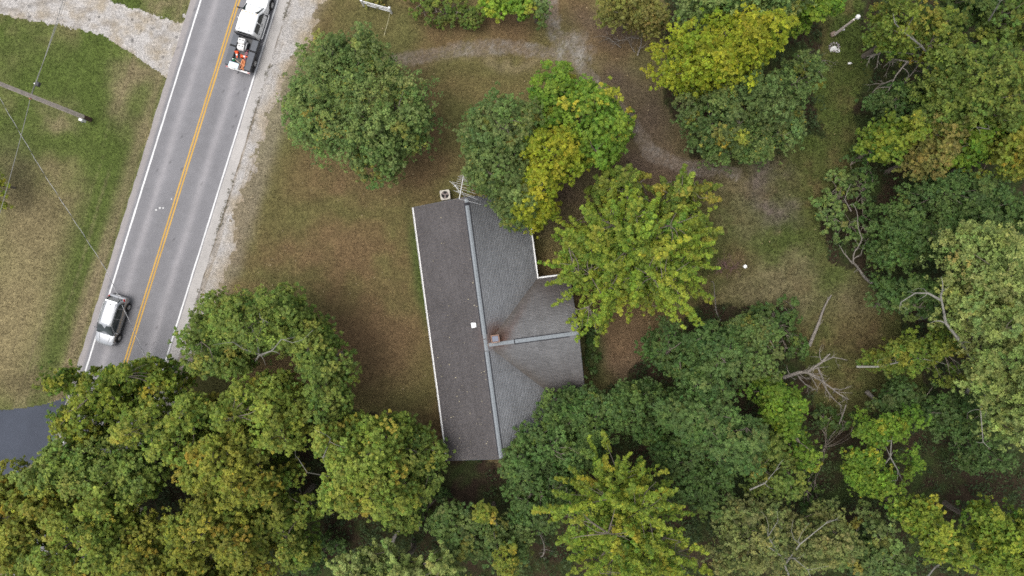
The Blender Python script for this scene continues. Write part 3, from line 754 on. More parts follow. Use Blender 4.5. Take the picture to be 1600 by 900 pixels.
# ------------------------------------------------------------------ utility pole and its lines
pb = W(141, 187); up = empty("utility_pole", pb)
tag(up, "tall weathered wooden utility pole on the left lawn", "utility pole")
mb = MB(); mb.tube([(0, 0, 1.1), (0, 0, 4), (0, 0, 8), (0, 0, 11.5)], [.195, .185, .17, .15], 14); mb.build("shaft", M["pole_wood"], up, True)
mb = MB(); mb.tube([(0, 0, -.3), (0, 0, 1.102)], [.205, .198], 14); mb.build("tarred_butt", M["dark_wood"], up, True)
mdir = Vector((-.25, -.97, 0)).normalized(); mr = Matrix.Rotation(math.atan2(mdir.y, mdir.x) + math.pi / 2, 3, 'Z')
mb = MB(); mb.box(mdir * .31 + Vector((0, 0, 1.0)), (.34, .24, .62), mr, .04); bx = mb.build("meter_box", M["white_metal"], up)
mb = MB(); mb.lathe([(.085, 0), (.085, .08), (.05, .10)], (0, 0, 0), 12, 'y')
mb = MB(); mb.tube([mdir * .40 + Vector((0, 0, .95)), mdir * .52 + Vector((0, 0, .95))], [.09, .08], 12); mb.build("meter", M["glass"], bx)
mb = MB(); mb.tube([mdir * .2 + Vector((.02, 0, 1.3)), mdir * .155 + Vector((.02, 0, 4)), mdir * .15 + Vector((.02, 0, 7.6))], .028, 6); mb.build("conduit", M["cream_metal"], up)
mb = MB(); mb.box(mdir * .18 + Vector((0, 0, 7.55)), (.12, .16, .22), mr, .02); mb.build("clamp", M["insulator"], up)
# telephone cable through the clamp
cz = 7.55; pc = pb + mdir * .22 + Vector((0, 0, cz))
def sag(p, q, s, n=14): return [p.lerp(q, i / n) - Vector((0, 0, s * 4 * (i / n) * (1 - i / n))) for i in range(n + 1)]
mb = MB(); e1 = W(104, -18, 7.3); e2 = W(-6, 352, 7.2)
mb.tube(sag(e1, pc, .1), .024, 6); mb.tube(sag(pc, e2, .1), .020, 6)
ex2 = W(108, -14, 7.5); mb.tube(sag(ex2, pc + Vector((0.02, 0, .14)), .06), .018, 5)
cable = tag(mb.build("phone_cable", mat_plain("grey_cable", (.20, .20, .19), .6)), "grey phone cable passing the wooden pole towards the edge", "cable")
tdir = (e1 - pc).normalized(); tb = pc + tdir * 1.25
mb = MB(); tr = Matrix.Rotation(math.atan2(tdir.y, tdir.x), 3, 'Z')
mb.box(tb + Vector((.12, 0, -.16)), (.36, .26, .30), tr, .04); term = mb.build("terminal_box", M["black_metal"])
tag(term, "small black terminal box hung on the phone cable", "terminal box")
mb = MB(); mb.box(tb + Vector((-.06, .02, -.02)), (.12, .10, .10), tr, .02); mb.build("bracket", M["alu"], term)
mb = MB(); mb.tube([tb + Vector((-.03, 0, 0)), pc + tdir * .4 + Vector((.03, 0, -.03))], .02, 5); mb.build("drop_lead", M["black"], term)
# twisted service drop crossing the road: a bare and a black conductor wound round each other
pts = [W(-10, 137, 9.6), W(65, 266, 8.7), W(165, 420, 7.9), W(180, 452, 7.8), W(216, 533, 7.5), W(240, 590, 7.3)]
dense = []
for a, b in zip(pts[:-1], pts[1:]):
    for i in range(60): dense.append(a.lerp(b, i / 60))
L0 = 0; bare, blk = [], []
for i, p in enumerate(dense):
    if i: L0 += (p - dense[i - 1]).length
    d = (dense[min(i + 1, len(dense) - 1)] - dense[max(i - 1, 0)]).normalized(); s_ = d.cross(Vector((0, 0, 1))).normalized()
    t = L0 * 2 * math.pi / 1.9; o = (s_ * math.cos(t) + Vector((0, 0, 1)) * math.sin(t)) * .018
    bare.append(p + o); blk.append(p - o)
sd = empty("service_drop", dense[0]); tag(sd, "twisted overhead power line crossing the road above the silver car", "power line")
mb = MB(); mb.tube([p - sd.location for p in bare], .011, 5); mb.build("bare_conductor", M["alu"], sd)
mb = MB(); mb.tube([p - sd.location for p in blk], .011, 5); mb.build("black_conductor", M["black"], sd)

# ------------------------------------------------------------------ post and yard items at the upper right
yp = empty("yard_light_post", W(1303, 55)); tag(yp, "brown wooden post with a white lamp in the back clearing", "lamp post")
mb = MB(); mb.tube([(0, 0, -.2), (0, 0, 3.6)], [.13, .09], 10); mb.build("post", M["pole_wood"], yp, True)
mb = MB(); mb.tube([(0, 0, 3.6), (.12, .08, 3.75), (.30, .18, 3.8)], .03, 6); mb.build("arm", M["alu"], yp)
mb = MB(); mb.lathe([(.20, 3.62), (.21, 3.70), (.16, 3.82), (.06, 3.90), (.02, 3.91)], (.30, .18, 0), 14); mb.build("lamp_hood", M["white_plastic"], yp, True)
mb = MB(); mb.box((.12, -.10, 1.55), (.14, .12, .2), None, .02); mb.build("switch_box", M["white_metal"], yp)
mb = MB(); mb.box((-.12, .05, .12), (.5, .42, .24), Matrix.Rotation(.5, 3, 'Z'), .05); mb.build("footing", mat_plain("old_timber", (.20, .15, .12), .9), yp)
fp = empty("fire_pit", W(1303, 74)); tag(fp, "grey ash heap in a round pit near the lamp post", "fire pit")
mb = MB()
for k in range(11):
    a = 2 * math.pi * k / 11; mb.box((.42 * math.cos(a), .36 * math.sin(a), .07), (.2, .14, .14 + .03 * (k % 3)), Matrix.Rotation(a + .3, 3, 'Z'), .03)
mb.build("stone_ring", mat_plain("ash_stone", (.25, .22, .23), .9), fp)
rr = random.Random(3); mb = MB()
for k in range(26):
    a, r = rr.uniform(0, 6.28), rr.uniform(0, .35); mb.box((r * math.cos(a), r * math.sin(a), .06 + .06 * rr.random()), (rr.uniform(.06, .22), .05, .05), Matrix.Rotation(rr.uniform(0, 3), 3, 'Z') @ Matrix.Rotation(rr.uniform(-.3, .3), 3, 'X'))
mb.build("ash_wood", mat_plain("ash_wood", (.22, .19, .19), .95), fp)["kind"] = "stuff"
bkt = empty("white_bucket", W(1306.5, 81)); tag(bkt, "small white bucket standing beside the ash pit", "bucket")
mb = MB(); mb.lathe([(.13, 0), (.16, .34), (.175, .35), (.17, .37), (.145, .36), (.12, .05)], (0, 0, 0), 14); mb.build("body", M["white_plastic"], bkt, True)
mb = MB(); mb.tube([(.16 * math.cos(t), .02 + .1 * math.sin(t), .36 + .02 * math.sin(t)) for t in np.linspace(0, math.pi, 9)], .008, 4); mb.build("handle", M["alu"], bkt)
tr_ = empty("white_tray", W(1301.5, 76.5, .2)); tag(tr_, "curved white lid leaning on the ash pit", "lid")
mb = MB(); mb.lathe([(.30, 0), (.31, .03), (.27, .05), (.02, .06)], (0, 0, 0), 16); q = mb.build("shell", M["white_plastic"], tr_, True); q.rotation_euler = (.9, .2, 0); q.location = (0, -.02, .05)
jug = empty("white_jug", W(1327.3, 99.5)); tag(jug, "tiny white jug lying alone in the back grass", "jug")
mb = MB(); mb.lathe([(.05, -.2), (.1, -.17), (.1, .05), (.05, .12), (.03, .2)], (0, 0, .1), 10, 'x'); mb.build("body", M["white_plastic"], jug, True)

# ------------------------------------------------------------------ vehicles
def wheel(parent, x, y, r, w, rim_mat, dual=False):
    s_ = 1 if x > 0 else -1
    wh = empty("wheel", (x, y, r)); wh.parent = parent
    mb = MB(); hw = w / 2; mb.lathe([(r * .62, -hw), (r * .93, -hw), (r, -hw * .65), (r, hw * .65), (r * .93, hw), (r * .62, hw)], (0, 0, 0), 22, 'x'); mb.build("tyre", M["black"], wh, True)
    mb = MB(); e = s_ * (hw + .004); mb.lathe([(r * .60, e - s_ * .02), (r * .60, e), (r * .52, e + s_ * .004), (r * .50, e - s_ * .05), (r * .02, e - s_ * .05)], (0, 0, 0), 22, 'x')
    for k in range(5):
        a = k * 1.2566; d = Vector((0, math.cos(a), math.sin(a))); t = Vector((0, -math.sin(a), math.cos(a)))
        q = [d * r * .08 - t * .05, d * r * .52 - t * .03, d * r * .52 + t * .03, d * r * .08 + t * .05]; X = Vector((e - s_ * .02, 0, 0)); X2 = Vector((e + s_ * .008, 0, 0))
        mb.add([p + X for p in q] + [p + X2 for p in q], [(0, 1, 2, 3), (4, 7, 6, 5), (0, 4, 5, 1), (1, 5, 6, 2), (2, 6, 7, 3), (3, 7, 4, 0)])
    mb.lathe([(r * .16, e - s_ * .04), (r * .16, e + s_ * .012), (r * .05, e + s_ * .016)], (0, 0, 0), 10, 'x'); mb.build("rim", rim_mat, wh)
    return wh

def body_rings(stations):
    """station: y, half width, bottom, sill, belt, top, crown -- a rounded section, left to right over the top"""
    out = []
    for y, w, zb, zm, zt, ti in stations:
        R_ = [(-w * .86, zb), (-w * .965, zb + .06), (-w, (zb + zm) / 2), (-w, zm), (-w * .975, zm + (zt - zm) * .55), (-w * .93, zt - (zt - zm) * .12), (-w * .80, zt), (-w * ti, zt + .018), (0, zt + .028)]
        R_ = R_ + [(-x, z) for x, z in reversed(R_[:-1])]
        out.append([Vector((x, y, z)) for x, z in R_])
    return out
def quad_panel(a, b, c, d, n=6, m=4, bulge=0.0, th=0.006):
    """a curved panel with thickness between four corners (a-b lower edge, d-c upper edge)"""
    a, b, c, d = map(Vector, (a, b, c, d)); nrm = (b - a).cross(d - a).normalized(); g = []
    for j in range(m + 1):
        for i in range(n + 1):
            s_, t = i / n, j / m; p = (a.lerp(b, s_)).lerp(d.lerp(c, s_), t)
            g.append(p + nrm * bulge * (4 * s_ * (1 - s_)) * (1 - .3 * abs(2 * t - 1)))
    k = len(g); vs = g + [p - nrm * th for p in g]; fs = []
    for j in range(m):
        for i in range(n):
            q = j * (n + 1) + i; fs.append((q, q + 1, q + n + 2, q + n + 1)); fs.append((k + q, k + q + n + 1, k + q + n + 2, k + q + 1))
    edge = [i for i in range(n + 1)] + [j * (n + 1) + n for j in range(1, m + 1)] + [m * (n + 1) + i for i in range(n - 1, -1, -1)] + [j * (n + 1) for j in range(m - 1, 0, -1)]
    for i in range(len(edge)): p, q = edge[i], edge[(i + 1) % len(edge)]; fs.append((p, k + p, k + q, q))
    return MB().add(vs, fs)

# --- silver car, heading down the picture
RA = math.atan2(RD.y, RD.x) - math.pi / 2                # rotation that turns local +Y along the road (up the picture)
car = empty("silver_car", W(181.5, 499.5), RA + math.pi)
tag(car, "silver hatchback with a ribbed pale roof driving in the left lane", "car")
st = [(-2.30, .66, .42, .62, .80, .5), (-2.24, .80, .34, .60, .92, .5), (-2.05, .88, .28, .58, 1.00, .5), (-1.6, .91, .25, .58, 1.02, .5), (-.8, .92, .24, .58, 1.01, .5), (.2, .92, .24, .58, 1.0, .5),
      (1.0, .91, .24, .58, 1.0, .5), (1.35, .90, .25, .58, .99, .5), (1.75, .885, .27, .56, .93, .5), (2.05, .83, .30, .54, .86, .5), (2.22, .74, .32, .52, .76, .5), (2.32, .58, .36, .48, .64, .5)]
body = MB().loft(body_rings(st)).build("body", M["silver"], car, True)
# bonnet creases
for x in (-.42, .42):
    mb = MB(); mb.tube([(x * 1.2, 1.22, 1.02), (x * 1.05, 1.7, .965), (x * .8, 2.1, .86)], [.02, .022, .015], 6); mb.build("bonnet_crease", M["silver"], body, True)
# cabin shell
def cab_ring(y, wb, wt, zt, zb=.98): return [Vector(p) for p in ((-wb, y, zb), (-(wb + wt) / 2 - .015, y, (zb + zt) / 2), (-wt - .01, y, zt - .10), (-wt + .09, y, zt - .015), (-wt * .5, y, zt + .01), (0, y, zt + .02), (wt * .5, y, zt + .01), (wt - .09, y, zt - .015), (wt + .01, y, zt - .10), ((wb + wt) / 2 + .015, y, (zb + zt) / 2), (wb, y, zb))]
cab = [cab_ring(-2.10, .76, .74, 1.03), cab_ring(-1.90, .80, .66, 1.36), cab_ring(-1.70, .83, .62, 1.60), cab_ring(-1.2, .85, .625, 1.655), cab_ring(-.4, .86, .63, 1.67), cab_ring(.2, .86, .63, 1.65), cab_ring(.42, .86, .62, 1.60), cab_ring(.95, .86, .72, 1.20), cab_ring(1.30, .82, .80, 1.01)]
MB().loft(cab, True, True).build("cabin", M["silver"], car, True)
quad_panel((-.77, 1.255, 1.045), (.77, 1.255, 1.045), (.585, .44, 1.615), (-.585, .44, 1.615), 8, 6, .03).build("windscreen", M["windshield"], car, True)
quad_panel((.60, -2.075, 1.10), (-.60, -2.075, 1.10), (-.54, -1.74, 1.575), (.54, -1.74, 1.575), 6, 3, .02).build("rear_window", M["glass"], car, True)
for s_ in (-1, 1):
    def S(x, y, z): return (s_ * x, y, z)
    P = [(S(.885, -.30, 1.06), S(.885, .98, 1.06), S(.700, .40, 1.52), S(.672, -.30, 1.55)), (S(.885, -1.22, 1.06), S(.885, -.36, 1.06), S(.672, -.36, 1.55), S(.664, -1.22, 1.53)), (S(.865, -1.86, 1.09), S(.88, -1.28, 1.06), S(.666, -1.28, 1.525), S(.69, -1.62, 1.48))]
    for q in P:
        if s_ < 0: q = (q[1], q[0], q[3], q[2])
        quad_panel(*q, 4, 2, .012).build("side_window", M["glass"], car, True)
    mb = MB(); mb.tube([S(.60, .30, 1.665), S(.60, .1, 1.70), S(.60, -1.4, 1.69), S(.59, -1.62, 1.655)], .018, 6); mb.build("roof_rail", M["alu"], car, True)
    mb = MB(); mb.box(S(1.02, .92, 1.10), (.20, .10, .13), None, .04); mr_ = mb.build("wing_mirror", M["silver"], car)
    mb = MB(); mb.box(S(.90, .93, 1.06), (.10, .05, .05), None, .01); mb.build("mirror_arm", M["black_metal"], mr_)
    for y in (-.22, -1.15): mb = MB(); mb.box(S(.925, y, .90), (.02, .16, .03), None, .008); mb.build("door_handle", M["alu"], car)
    for y in (-.33, .95, -1.42): 
        mb = MB(); mb.tube([S(.922, y, .36), S(.925, y, .58), S(.90, y, .93)], .006, 4); mb.build("door_seam", M["black_metal"], body)
    mb = MB(); mb.box(S(.91, -.0, .30), (.05, 2.9, .16), None, .02); mb.build("sill_cladding", M["black_metal"], car)
    mb = quad_panel(*( (S(.70, -2.24, .80), S(.84, -1.98, .83), S(.79, -1.93, 1.08), S(.66, -2.12, 1.06)) if s_ > 0 else (S(.84, -1.98, .83), S(.70, -2.24, .80), S(.66, -2.12, 1.06), S(.79, -1.93, 1.08))), 3, 3, .035, .05); mb.build("tail_light", M["red_lens"], car, True)
    mb = quad_panel(*( (S(.86, 1.92, .80), S(.62, 2.245, .70), S(.58, 2.14, .82), S(.80, 1.86, .90)) if s_ > 0 else (S(.62, 2.245, .70), S(.86, 1.92, .80), S(.80, 1.86, .90), S(.58, 2.14, .82))), 3, 3, .03, .05); mb.build("headlight", M["clear_lens"], car, True)
    for y in (-1.45, 1.42):
        mb = MB(); arc = [S(.905, y + .40 * math.cos(t), .34 + .40 * math.sin(t)) for t in np.linspace(-.1, math.pi + .1, 13)]; mb.tube(arc, .045, 6); mb.lathe([(.39, 0), (.39, .01)], S(.885, y, .35), 18, 'x'); mb.build("wheel_arch", M["black"], car)
        wheel(car, s_ * .86, y, .345, .23, M["alu"])
for x in (-.42, -.25, -.08, .09, .26, .43):
    mb = MB(); mb.tube([(x, .16, 1.664 - abs(x) * .02), (x, -.4, 1.688 - abs(x) * .02), (x, -1.2, 1.672 - abs(x) * .02), (x, -1.6, 1.635 - abs(x) * .02)], [.006, .014, .014, .006], 5); mb.build("roof_rib", M["silver"], car, True)
mb = MB(); mb.box((0, -1.74, 1.60), (1.1, .16, .05), None, .02); mb.build("rear_spoiler", M["silver"], car)
mb = MB(); mb.tube([(.0, -1.45, 1.66), (.0, -1.58, 1.78)], [.035, .008], 6); mb.build("aerial", M["black"], car)
mb = MB(); mb.box((0, -2.285, .52), (1.3, .10, .22), None, .03); mb.build("rear_bumper", M["black_metal"], car)
mb = MB(); mb.box((0, 2.30, .50), (.9, .06, .20), None, .02); mb.build("grille", M["black"], car)
mb = MB(); mb.box((0, -2.30, .78), (.42, .03, .14), None, .006); mb.build("number_plate", M["white_plastic"], car)
for x in (-.25, .3): mb = MB(); mb.tube([(x - .28, 1.22, 1.085), (x, 1.18, 1.115), (x + .3, 1.12, 1.16)], .011, 4); mb.build("wiper", M["black"], car)

# --- white service truck, heading up the picture
tp = W(371.5, 106.5, .95); truck = empty("service_truck", (tp.x, tp.y, 0), RA)
tag(truck, "white pickup service truck with a loaded dark flatbed in the right lane", "truck")
FW = Vector((RD.x, RD.y)); RT = Vector((RN.x, RN.y))
def TL(cx, cy, z):
    """local point on the truck from the enlarged photograph detail (6.93 times, from 330,0)"""
    p = W(330 + cx / 6.93, cy / 6.93, z) - Vector((tp.x, tp.y, 0)); return Vector((p.x * RT.x + p.y * RT.y, p.x * FW.x + p.y * FW.y, z))
CB = 2.95                                                  # back of the cab
st = [(CB, .90, .50, .80, 1.22, .5), (CB + .1, .97, .46, .80, 1.24, .5), (CB + 1.0, .985, .44, .80, 1.24, .5), (CB + 2.1, .985, .44, .80, 1.24, .5), (CB + 2.7, .98, .45, .82, 1.24, .5),
      (CB + 3.1, .97, .48, .82, 1.23, .5), (CB + 3.5, .96, .5, .82, 1.20, .5), (CB + 3.95, .93, .5, .80, 1.15, .5), (CB + 4.15, .86, .52, .78, 1.06, .5), (CB + 4.22, .78, .55, .76, .98, .5)]
tb_ = MB().loft(body_rings(st)).build("body", M["whitepaint"], truck, True)
def tcab(y, wb, wt, zt, zb=1.2): return cab_ring(y, wb, wt, zt, zb)
cab = [tcab(CB + .02, .90, .76, 1.82), tcab(CB + .10, .93, .79, 1.93), tcab(CB + .6, .94, .80, 1.96), tcab(CB + 1.4, .94, .80, 1.96), tcab(CB + 1.85, .94, .78, 1.91), tcab(CB + 2.35, .93, .84, 1.55), tcab(CB + 2.78, .90, .88, 1.23)]
MB().loft(cab).build("cabin", M["whitepaint"], truck, True)
quad_panel((-.82, CB + 2.70, 1.28), (.82, CB + 2.70, 1.28), (.72, CB + 1.90, 1.905), (-.72, CB + 1.90, 1.905), 8, 6, .05).build("windscreen", M["windshield"], truck, True)
quad_panel((.66, CB + .008, 1.38), (-.66, CB + .008, 1.38), (-.62, CB + .02, 1.78), (.62, CB + .02, 1.78), 5, 2, .0).build("rear_window", M["glass"], truck)
for s_ in (-1, 1):
    def S(x, y, z): return (s_ * x, y, z)
    q = (S(.965, CB + .30, 1.30), S(.965, CB + 2.30, 1.30), S(.845, CB + 1.82, 1.82), S(.835, CB + .34, 1.84))
    if s_ < 0: q = (q[1], q[0], q[3], q[2])
    quad_panel(*q, 5, 3, .012).build("side_window", M["glass"], truck, True)
    mb = MB(); mb.box(S(.93, CB + 1.15, 1.56), (.12, .05, .58), Matrix.Rotation(s_ * -.21, 3, 'Y'), .01); mb.build("door_pillar", M["whitepaint"], truck)
    mb = MB(); mb.box(S(1.30, CB + 2.08, 1.42), (.22, .10, .30), None, .04); mm = mb.build("wing_mirror", M["black_metal"], truck)
    mb = MB(); mb.tube([S(.96, CB + 2.15, 1.32), S(1.25, CB + 2.10, 1.36)], .025, 6); mb.tube([S(.96, CB + 2.15, 1.46), S(1.25, CB + 2.10, 1.48)], .02, 6); mb.build("mirror_arm", M["black_metal"], mm)
    for y in (CB + .45, CB + 1.3): mb = MB(); mb.box(S(.995, y, 1.08), (.03, .2, .045), None, .01); mb.build("door_handle", M["black_metal"], truck)
    for y in (CB + 1.15, CB + 2.45, CB + .12): mb = MB(); mb.tube([S(.985, y, .5), S(.99, y, .8), S(.955, y, 1.18)], .007, 4); mb.build("door_seam", M["black_metal"], tb_)
    mb = MB(); mb.tube([S(1.03, CB + .2, .50), S(1.05, CB + .4, .46), S(1.05, CB + 2.3, .46), S(1.02, CB + 2.5, .5)], .055, 8); mb.build("running_board", M["alu"], truck, True)
    mb = MB(); mb.box(S(.70, CB + 4.17, .93), (.30, .10, .22), None, .04); mb.build("headlight", M["clear_lens"], truck)
    mb = MB(); arc = [S(.975, CB + 3.42 + .48 * math.cos(t), .42 + .48 * math.sin(t)) for t in np.linspace(0, math.pi, 13)]; mb.tube(arc, .05, 6); mb.lathe([(.46, 0), (.46, .01)], S(.955, CB + 3.42, .42), 18, 'x'); mb.build("wheel_arch", M["black"], truck)
    wheel(truck, s_ * .90, CB + 3.42, .40, .26, M["alu"]); wheel(truck, s_ * 1.00, .95, .40, .24, M["alu"]); wheel(truck, s_ * .74, .95, .40, .22, M["black_metal"])
    mb = MB(); mb.box(S(1.0, -.12, .86), (.22, .06, .12), None, .02); mb.build("tail_light", M["red_lens"], truck)
    mb = MB(); mb.box(S(1.22, .32, .62), (.04, .5, .28), None, .01); mb.build("mud_flap", M["black"], truck)
for x in (-.62, -.31, 0, .31, .62): mb = MB(); mb.box((x, CB + 1.78, 1.955), (.10, .07, .045), None, .02); mb.build("roof_marker_light", M["amber"], truck)
for x in (-.45, .45): mb = MB(); mb.box((x, CB + .22, 1.985), (.08, .14, .04), None, .02); mb.build("roof_bracket", M["black_metal"], truck)
for x in (-.35, .35): mb = MB(); mb.tube([(x - .3, CB + 2.66, 1.33), (x + .3, CB + 2.60, 1.38)], .012, 4); mb.build("wiper", M["black"], truck)
for x in (-.5, .5): mb = MB(); mb.tube([(x, CB + 2.85, 1.262), (x * .92, CB + 3.5, 1.225), (x * .8, CB + 4.0, 1.15)], .018, 6); mb.build("bonnet_crease", M["whitepaint"], tb_, True)
mb = MB(); mb.box((0, CB + 4.23, .85), (1.1, .05, .30), None, .02); mb.build("grille", M["black_metal"], truck)
mb = MB(); mb.box((0, CB + 4.27, .56), (1.85, .18, .24), None, .06); mb.build("front_bumper", M["alu"], truck)
# chassis and bed
mb = MB(); mb.box((0, 1.5, .66), (.9, 3.2, .22)); mb.build("chassis", M["black"], truck)
mb = MB(); mb.box((0, 1.40, .86), (2.36, 2.80, .14), None, .02); bed = mb.build("flatbed", M["black_metal"], truck)
for s_ in (-1, 1):
    for y0, y1 in ((.02, 1.68), (1.82, 2.78)):
        mb = MB(); mb.box((s_ * .90, (y0 + y1) / 2, 1.04), (.56, y1 - y0, .24), None, .03); bxo = mb.build("side_box", M["grey_metal"], truck)
        mb = MB(); mb.box((s_ * 1.183, (y0 + y1) / 2, 1.02), (.02, (y1 - y0) * .7, .14), None, .005); mb.build("box_lid", M["black_metal"], bxo)
    mb = MB(); mb.box((s_ * .92, 1.75, 1.02), (.60, .13, .18), None, .02); mb.build("stake_bracket", M["black"], truck)
    mb = MB(); mb.box((s_ * .595, 1.4, 1.02), (.03, 2.76, .20), None, .008); mb.build("well_side", M["black_metal"], truck)
mb = MB(); mb.box((0, 2.86, 1.28), (1.95, .08, .72), None, .02); mb.build("headboard", M["black_metal"], truck)
mb = MB(); mb.box((0, -.10, .72), (2.2, .16, .16), None, .03); mb.build("rear_bumper", M["alu"], truck)
mb = MB(); mb.tube([(0, -.15, .6), (0, -.40, .6)], .04, 8); mb.lathe([(.05, .62), (.055, .68), (.03, .72)], (0, -.38, 0), 10); mb.build("tow_hitch", M["black_metal"], truck)
mb = MB(); mb.box((-.55, -.185, .72), (.30, .02, .15), None, .005); mb.build("number_plate", M["white_plastic"], truck)

def on_truck(o):                                            # stands in the truck's bed: a thing of its own, turned with the truck
    o.location = truck.matrix_basis @ o.location if False else Vector((tp.x, tp.y, 0)) + Matrix.Rotation(RA, 3, 'Z') @ o.location
    o.rotation_euler = (0, 0, RA + o.rotation_euler.z); return o
BZ = .932
for k, (cx, cy, lab) in enumerate(((326, 438, "white lidded tank behind the truck cab, nearer the cab"), (318, 505, "white lidded tank in the truck bed, behind the first tank"))):
    p = TL(cx, cy, 1.45); t = on_truck(empty("water_tank", (p.x, p.y, BZ), .05)); tag(t, lab, "tank", "white tanks in the truck bed")
    mb = MB(); mb.box((0, 0, .24), (.66, .50, .48), None, .10); bb = mb.build("body", M["white_plastic"], t, True)
    mb = MB(); mb.box((0, 0, .51), (.58, .42, .06), None, .05); mb.build("lid", M["white_plastic"], t, True)
    for x in (-.13, .15): mb = MB(); mb.lathe([(.06, .54), (.06, .58), (.03, .60)], (x, .05, 0), 10); mb.build("cap", M["black_metal"], t)
p = TL(372, 500, 1.3); t = on_truck(empty("pump_engine", (p.x, p.y, BZ))); tag(t, "dark pump engine beside the white tanks in the truck", "pump")
mb = MB(); mb.box((0, 0, .14), (.34, .80, .28), None, .03); mb.lathe([(.14, -.3), (.16, -.2), (.16, .2), (.14, .3)], (0, 0, .34), 14, 'y'); mb.build("housing", M["black_metal"], t)
mb = MB(); mb.tube([(.1, -.3, .4), (.14, .0, .55), (.1, .3, .45)], .03, 6); mb.build("pipe", M["alu"], t)
def cone(cx, cy, z, ang, tilt, lab):
    p = TL(cx, cy, 1.2); t = on_truck(empty("traffic_cone", (p.x, p.y, z), ang)); tag(t, lab, "traffic cone", "orange cones in the truck bed")
    R3 = Matrix.Rotation(tilt, 4, 'X')
    for nm, mb, mt in (("base", MB().box((0, 0, .02), (.36, .36, .04), None, .02), M["orange"]), ("cone_body", MB().lathe([(.13, .04), (.10, .22), (.066, .40), (.03, .58), (.02, .60)], (0, 0, 0), 14), M["orange"]), ("white_band", MB().lathe([(.101, .24), (.075, .37)], (0, 0, 0), 14), M["white_plastic"])):
        o = mb.build(nm, mt, t, True); o.matrix_local = R3
cone(272, 556, 1.10, .4, 1.45, "orange traffic cone lying next to the white tanks")
cone(322, 606, 1.12, 1.75, 1.5, "orange traffic cone lying crosswise with its white band showing")
p = TL(243, 645, 1.15); t = on_truck(empty("green_bottle", (p.x, p.y, BZ))); tag(t, "green plastic bottle standing by the pale blue cooler", "bottle")
mb = MB(); mb.lathe([(.11, 0), (.12, .02), (.12, .26), (.05, .34), (.04, .38)], (0, 0, 0), 14); mb.build("body", M["green_plastic"], t, True)
mb = MB(); mb.lathe([(.045, .381), (.045, .42)], (0, 0, 0), 10); mb.build("cap", M["white_plastic"], t)
p = TL(241, 702, 1.35); t = on_truck(empty("cooler", (p.x, p.y, BZ), -.02)); tag(t, "pale blue cooler box at the rear corner of the truck bed", "cooler")
mb = MB(); mb.box((0, 0, .18), (.84, .44, .36), None, .04); mb.build("body", M["white_plastic"], t)
mb = MB(); mb.box((0, 0, .39), (.88, .48, .07), None, .03); mb.build("lid", M["cooler_blue"], t)
for x in (-.44, .44): mb = MB(); mb.box((x, 0, .26), (.03, .2, .05), None, .01); mb.build("handle", M["white_plastic"], t)
p = TL(344, 700, 1.1); t = on_truck(empty("orange_hose", (p.x, p.y, BZ))); tag(t, "coiled faded orange hose heaped in the truck bed", "hose")
rr = random.Random(5); pts = []
for i in range(110):
    a = i * .42; pts.append((.17 * math.cos(a) * (.7 + .5 * rr.random()) + .03 * math.sin(i * .21), .44 * math.sin(a * .93) * (.6 + .5 * rr.random()), .05 + .0022 * i + .03 * rr.random()))
mb = MB(); mb.tube(pts, .028, 5); mb.build("coil", M["orange_rope"], t, True)
p = TL(372, 600, 1.1); t = on_truck(empty("pink_strap", (p.x, p.y, BZ))); tag(t, "tangled pink tie-down strap beside the orange cones", "strap")
pts = [(.10 * math.cos(i * .9) + .05 * math.sin(i * 2.1), -.5 + i * .028 + .06 * math.sin(i * 1.3), .10 + .10 * abs(math.sin(i * .7))) for i in range(38)]
mb = MB(); mb.tube(pts, .02, 4); mb.build("webbing", M["pink"], t)
p0_, p1_ = TL(246, 545, 1.25), TL(212, 668, 1.25); pm = (p0_ + p1_) / 2
t = on_truck(empty("white_pipe", (pm.x, pm.y, BZ + .05), math.atan2((p1_ - p0_).y, (p1_ - p0_).x))); tag(t, "long white plastic pipe lying along the left bed side", "pipe")
L = (p1_ - p0_).length / 2; mb = MB(); mb.tube([(-L, 0, 0), (L, 0, 0)], .045, 8); mb.build("pipe_body", M["white_plastic"], t); mb = MB(); mb.tube([(L - .06, 0, 0), (L + .03, 0, 0)], .056, 8); mb.build("coupling", M["white_plastic"], t)
p0_, p1_ = TL(268, 650, 1.2), TL(330, 698, 1.2); pm = (p0_ + p1_) / 2
t = on_truck(empty("shovel", (pm.x, pm.y, BZ + .16), math.atan2((p1_ - p0_).y, (p1_ - p0_).x))); tag(t, "pale wooden handled shovel slanting across the orange hose", "shovel")
mb = MB(); mb.tube([(-.45, 0, 0), (.42, 0, 0)], .024, 7); mb.build("handle", mat_plain("ash_handle", (.6, .5, .38), .7), t)
mb = MB(); mb.box((.55, 0, 0), (.30, .20, .03), None, .012); mb.build("blade", M["alu"], t)
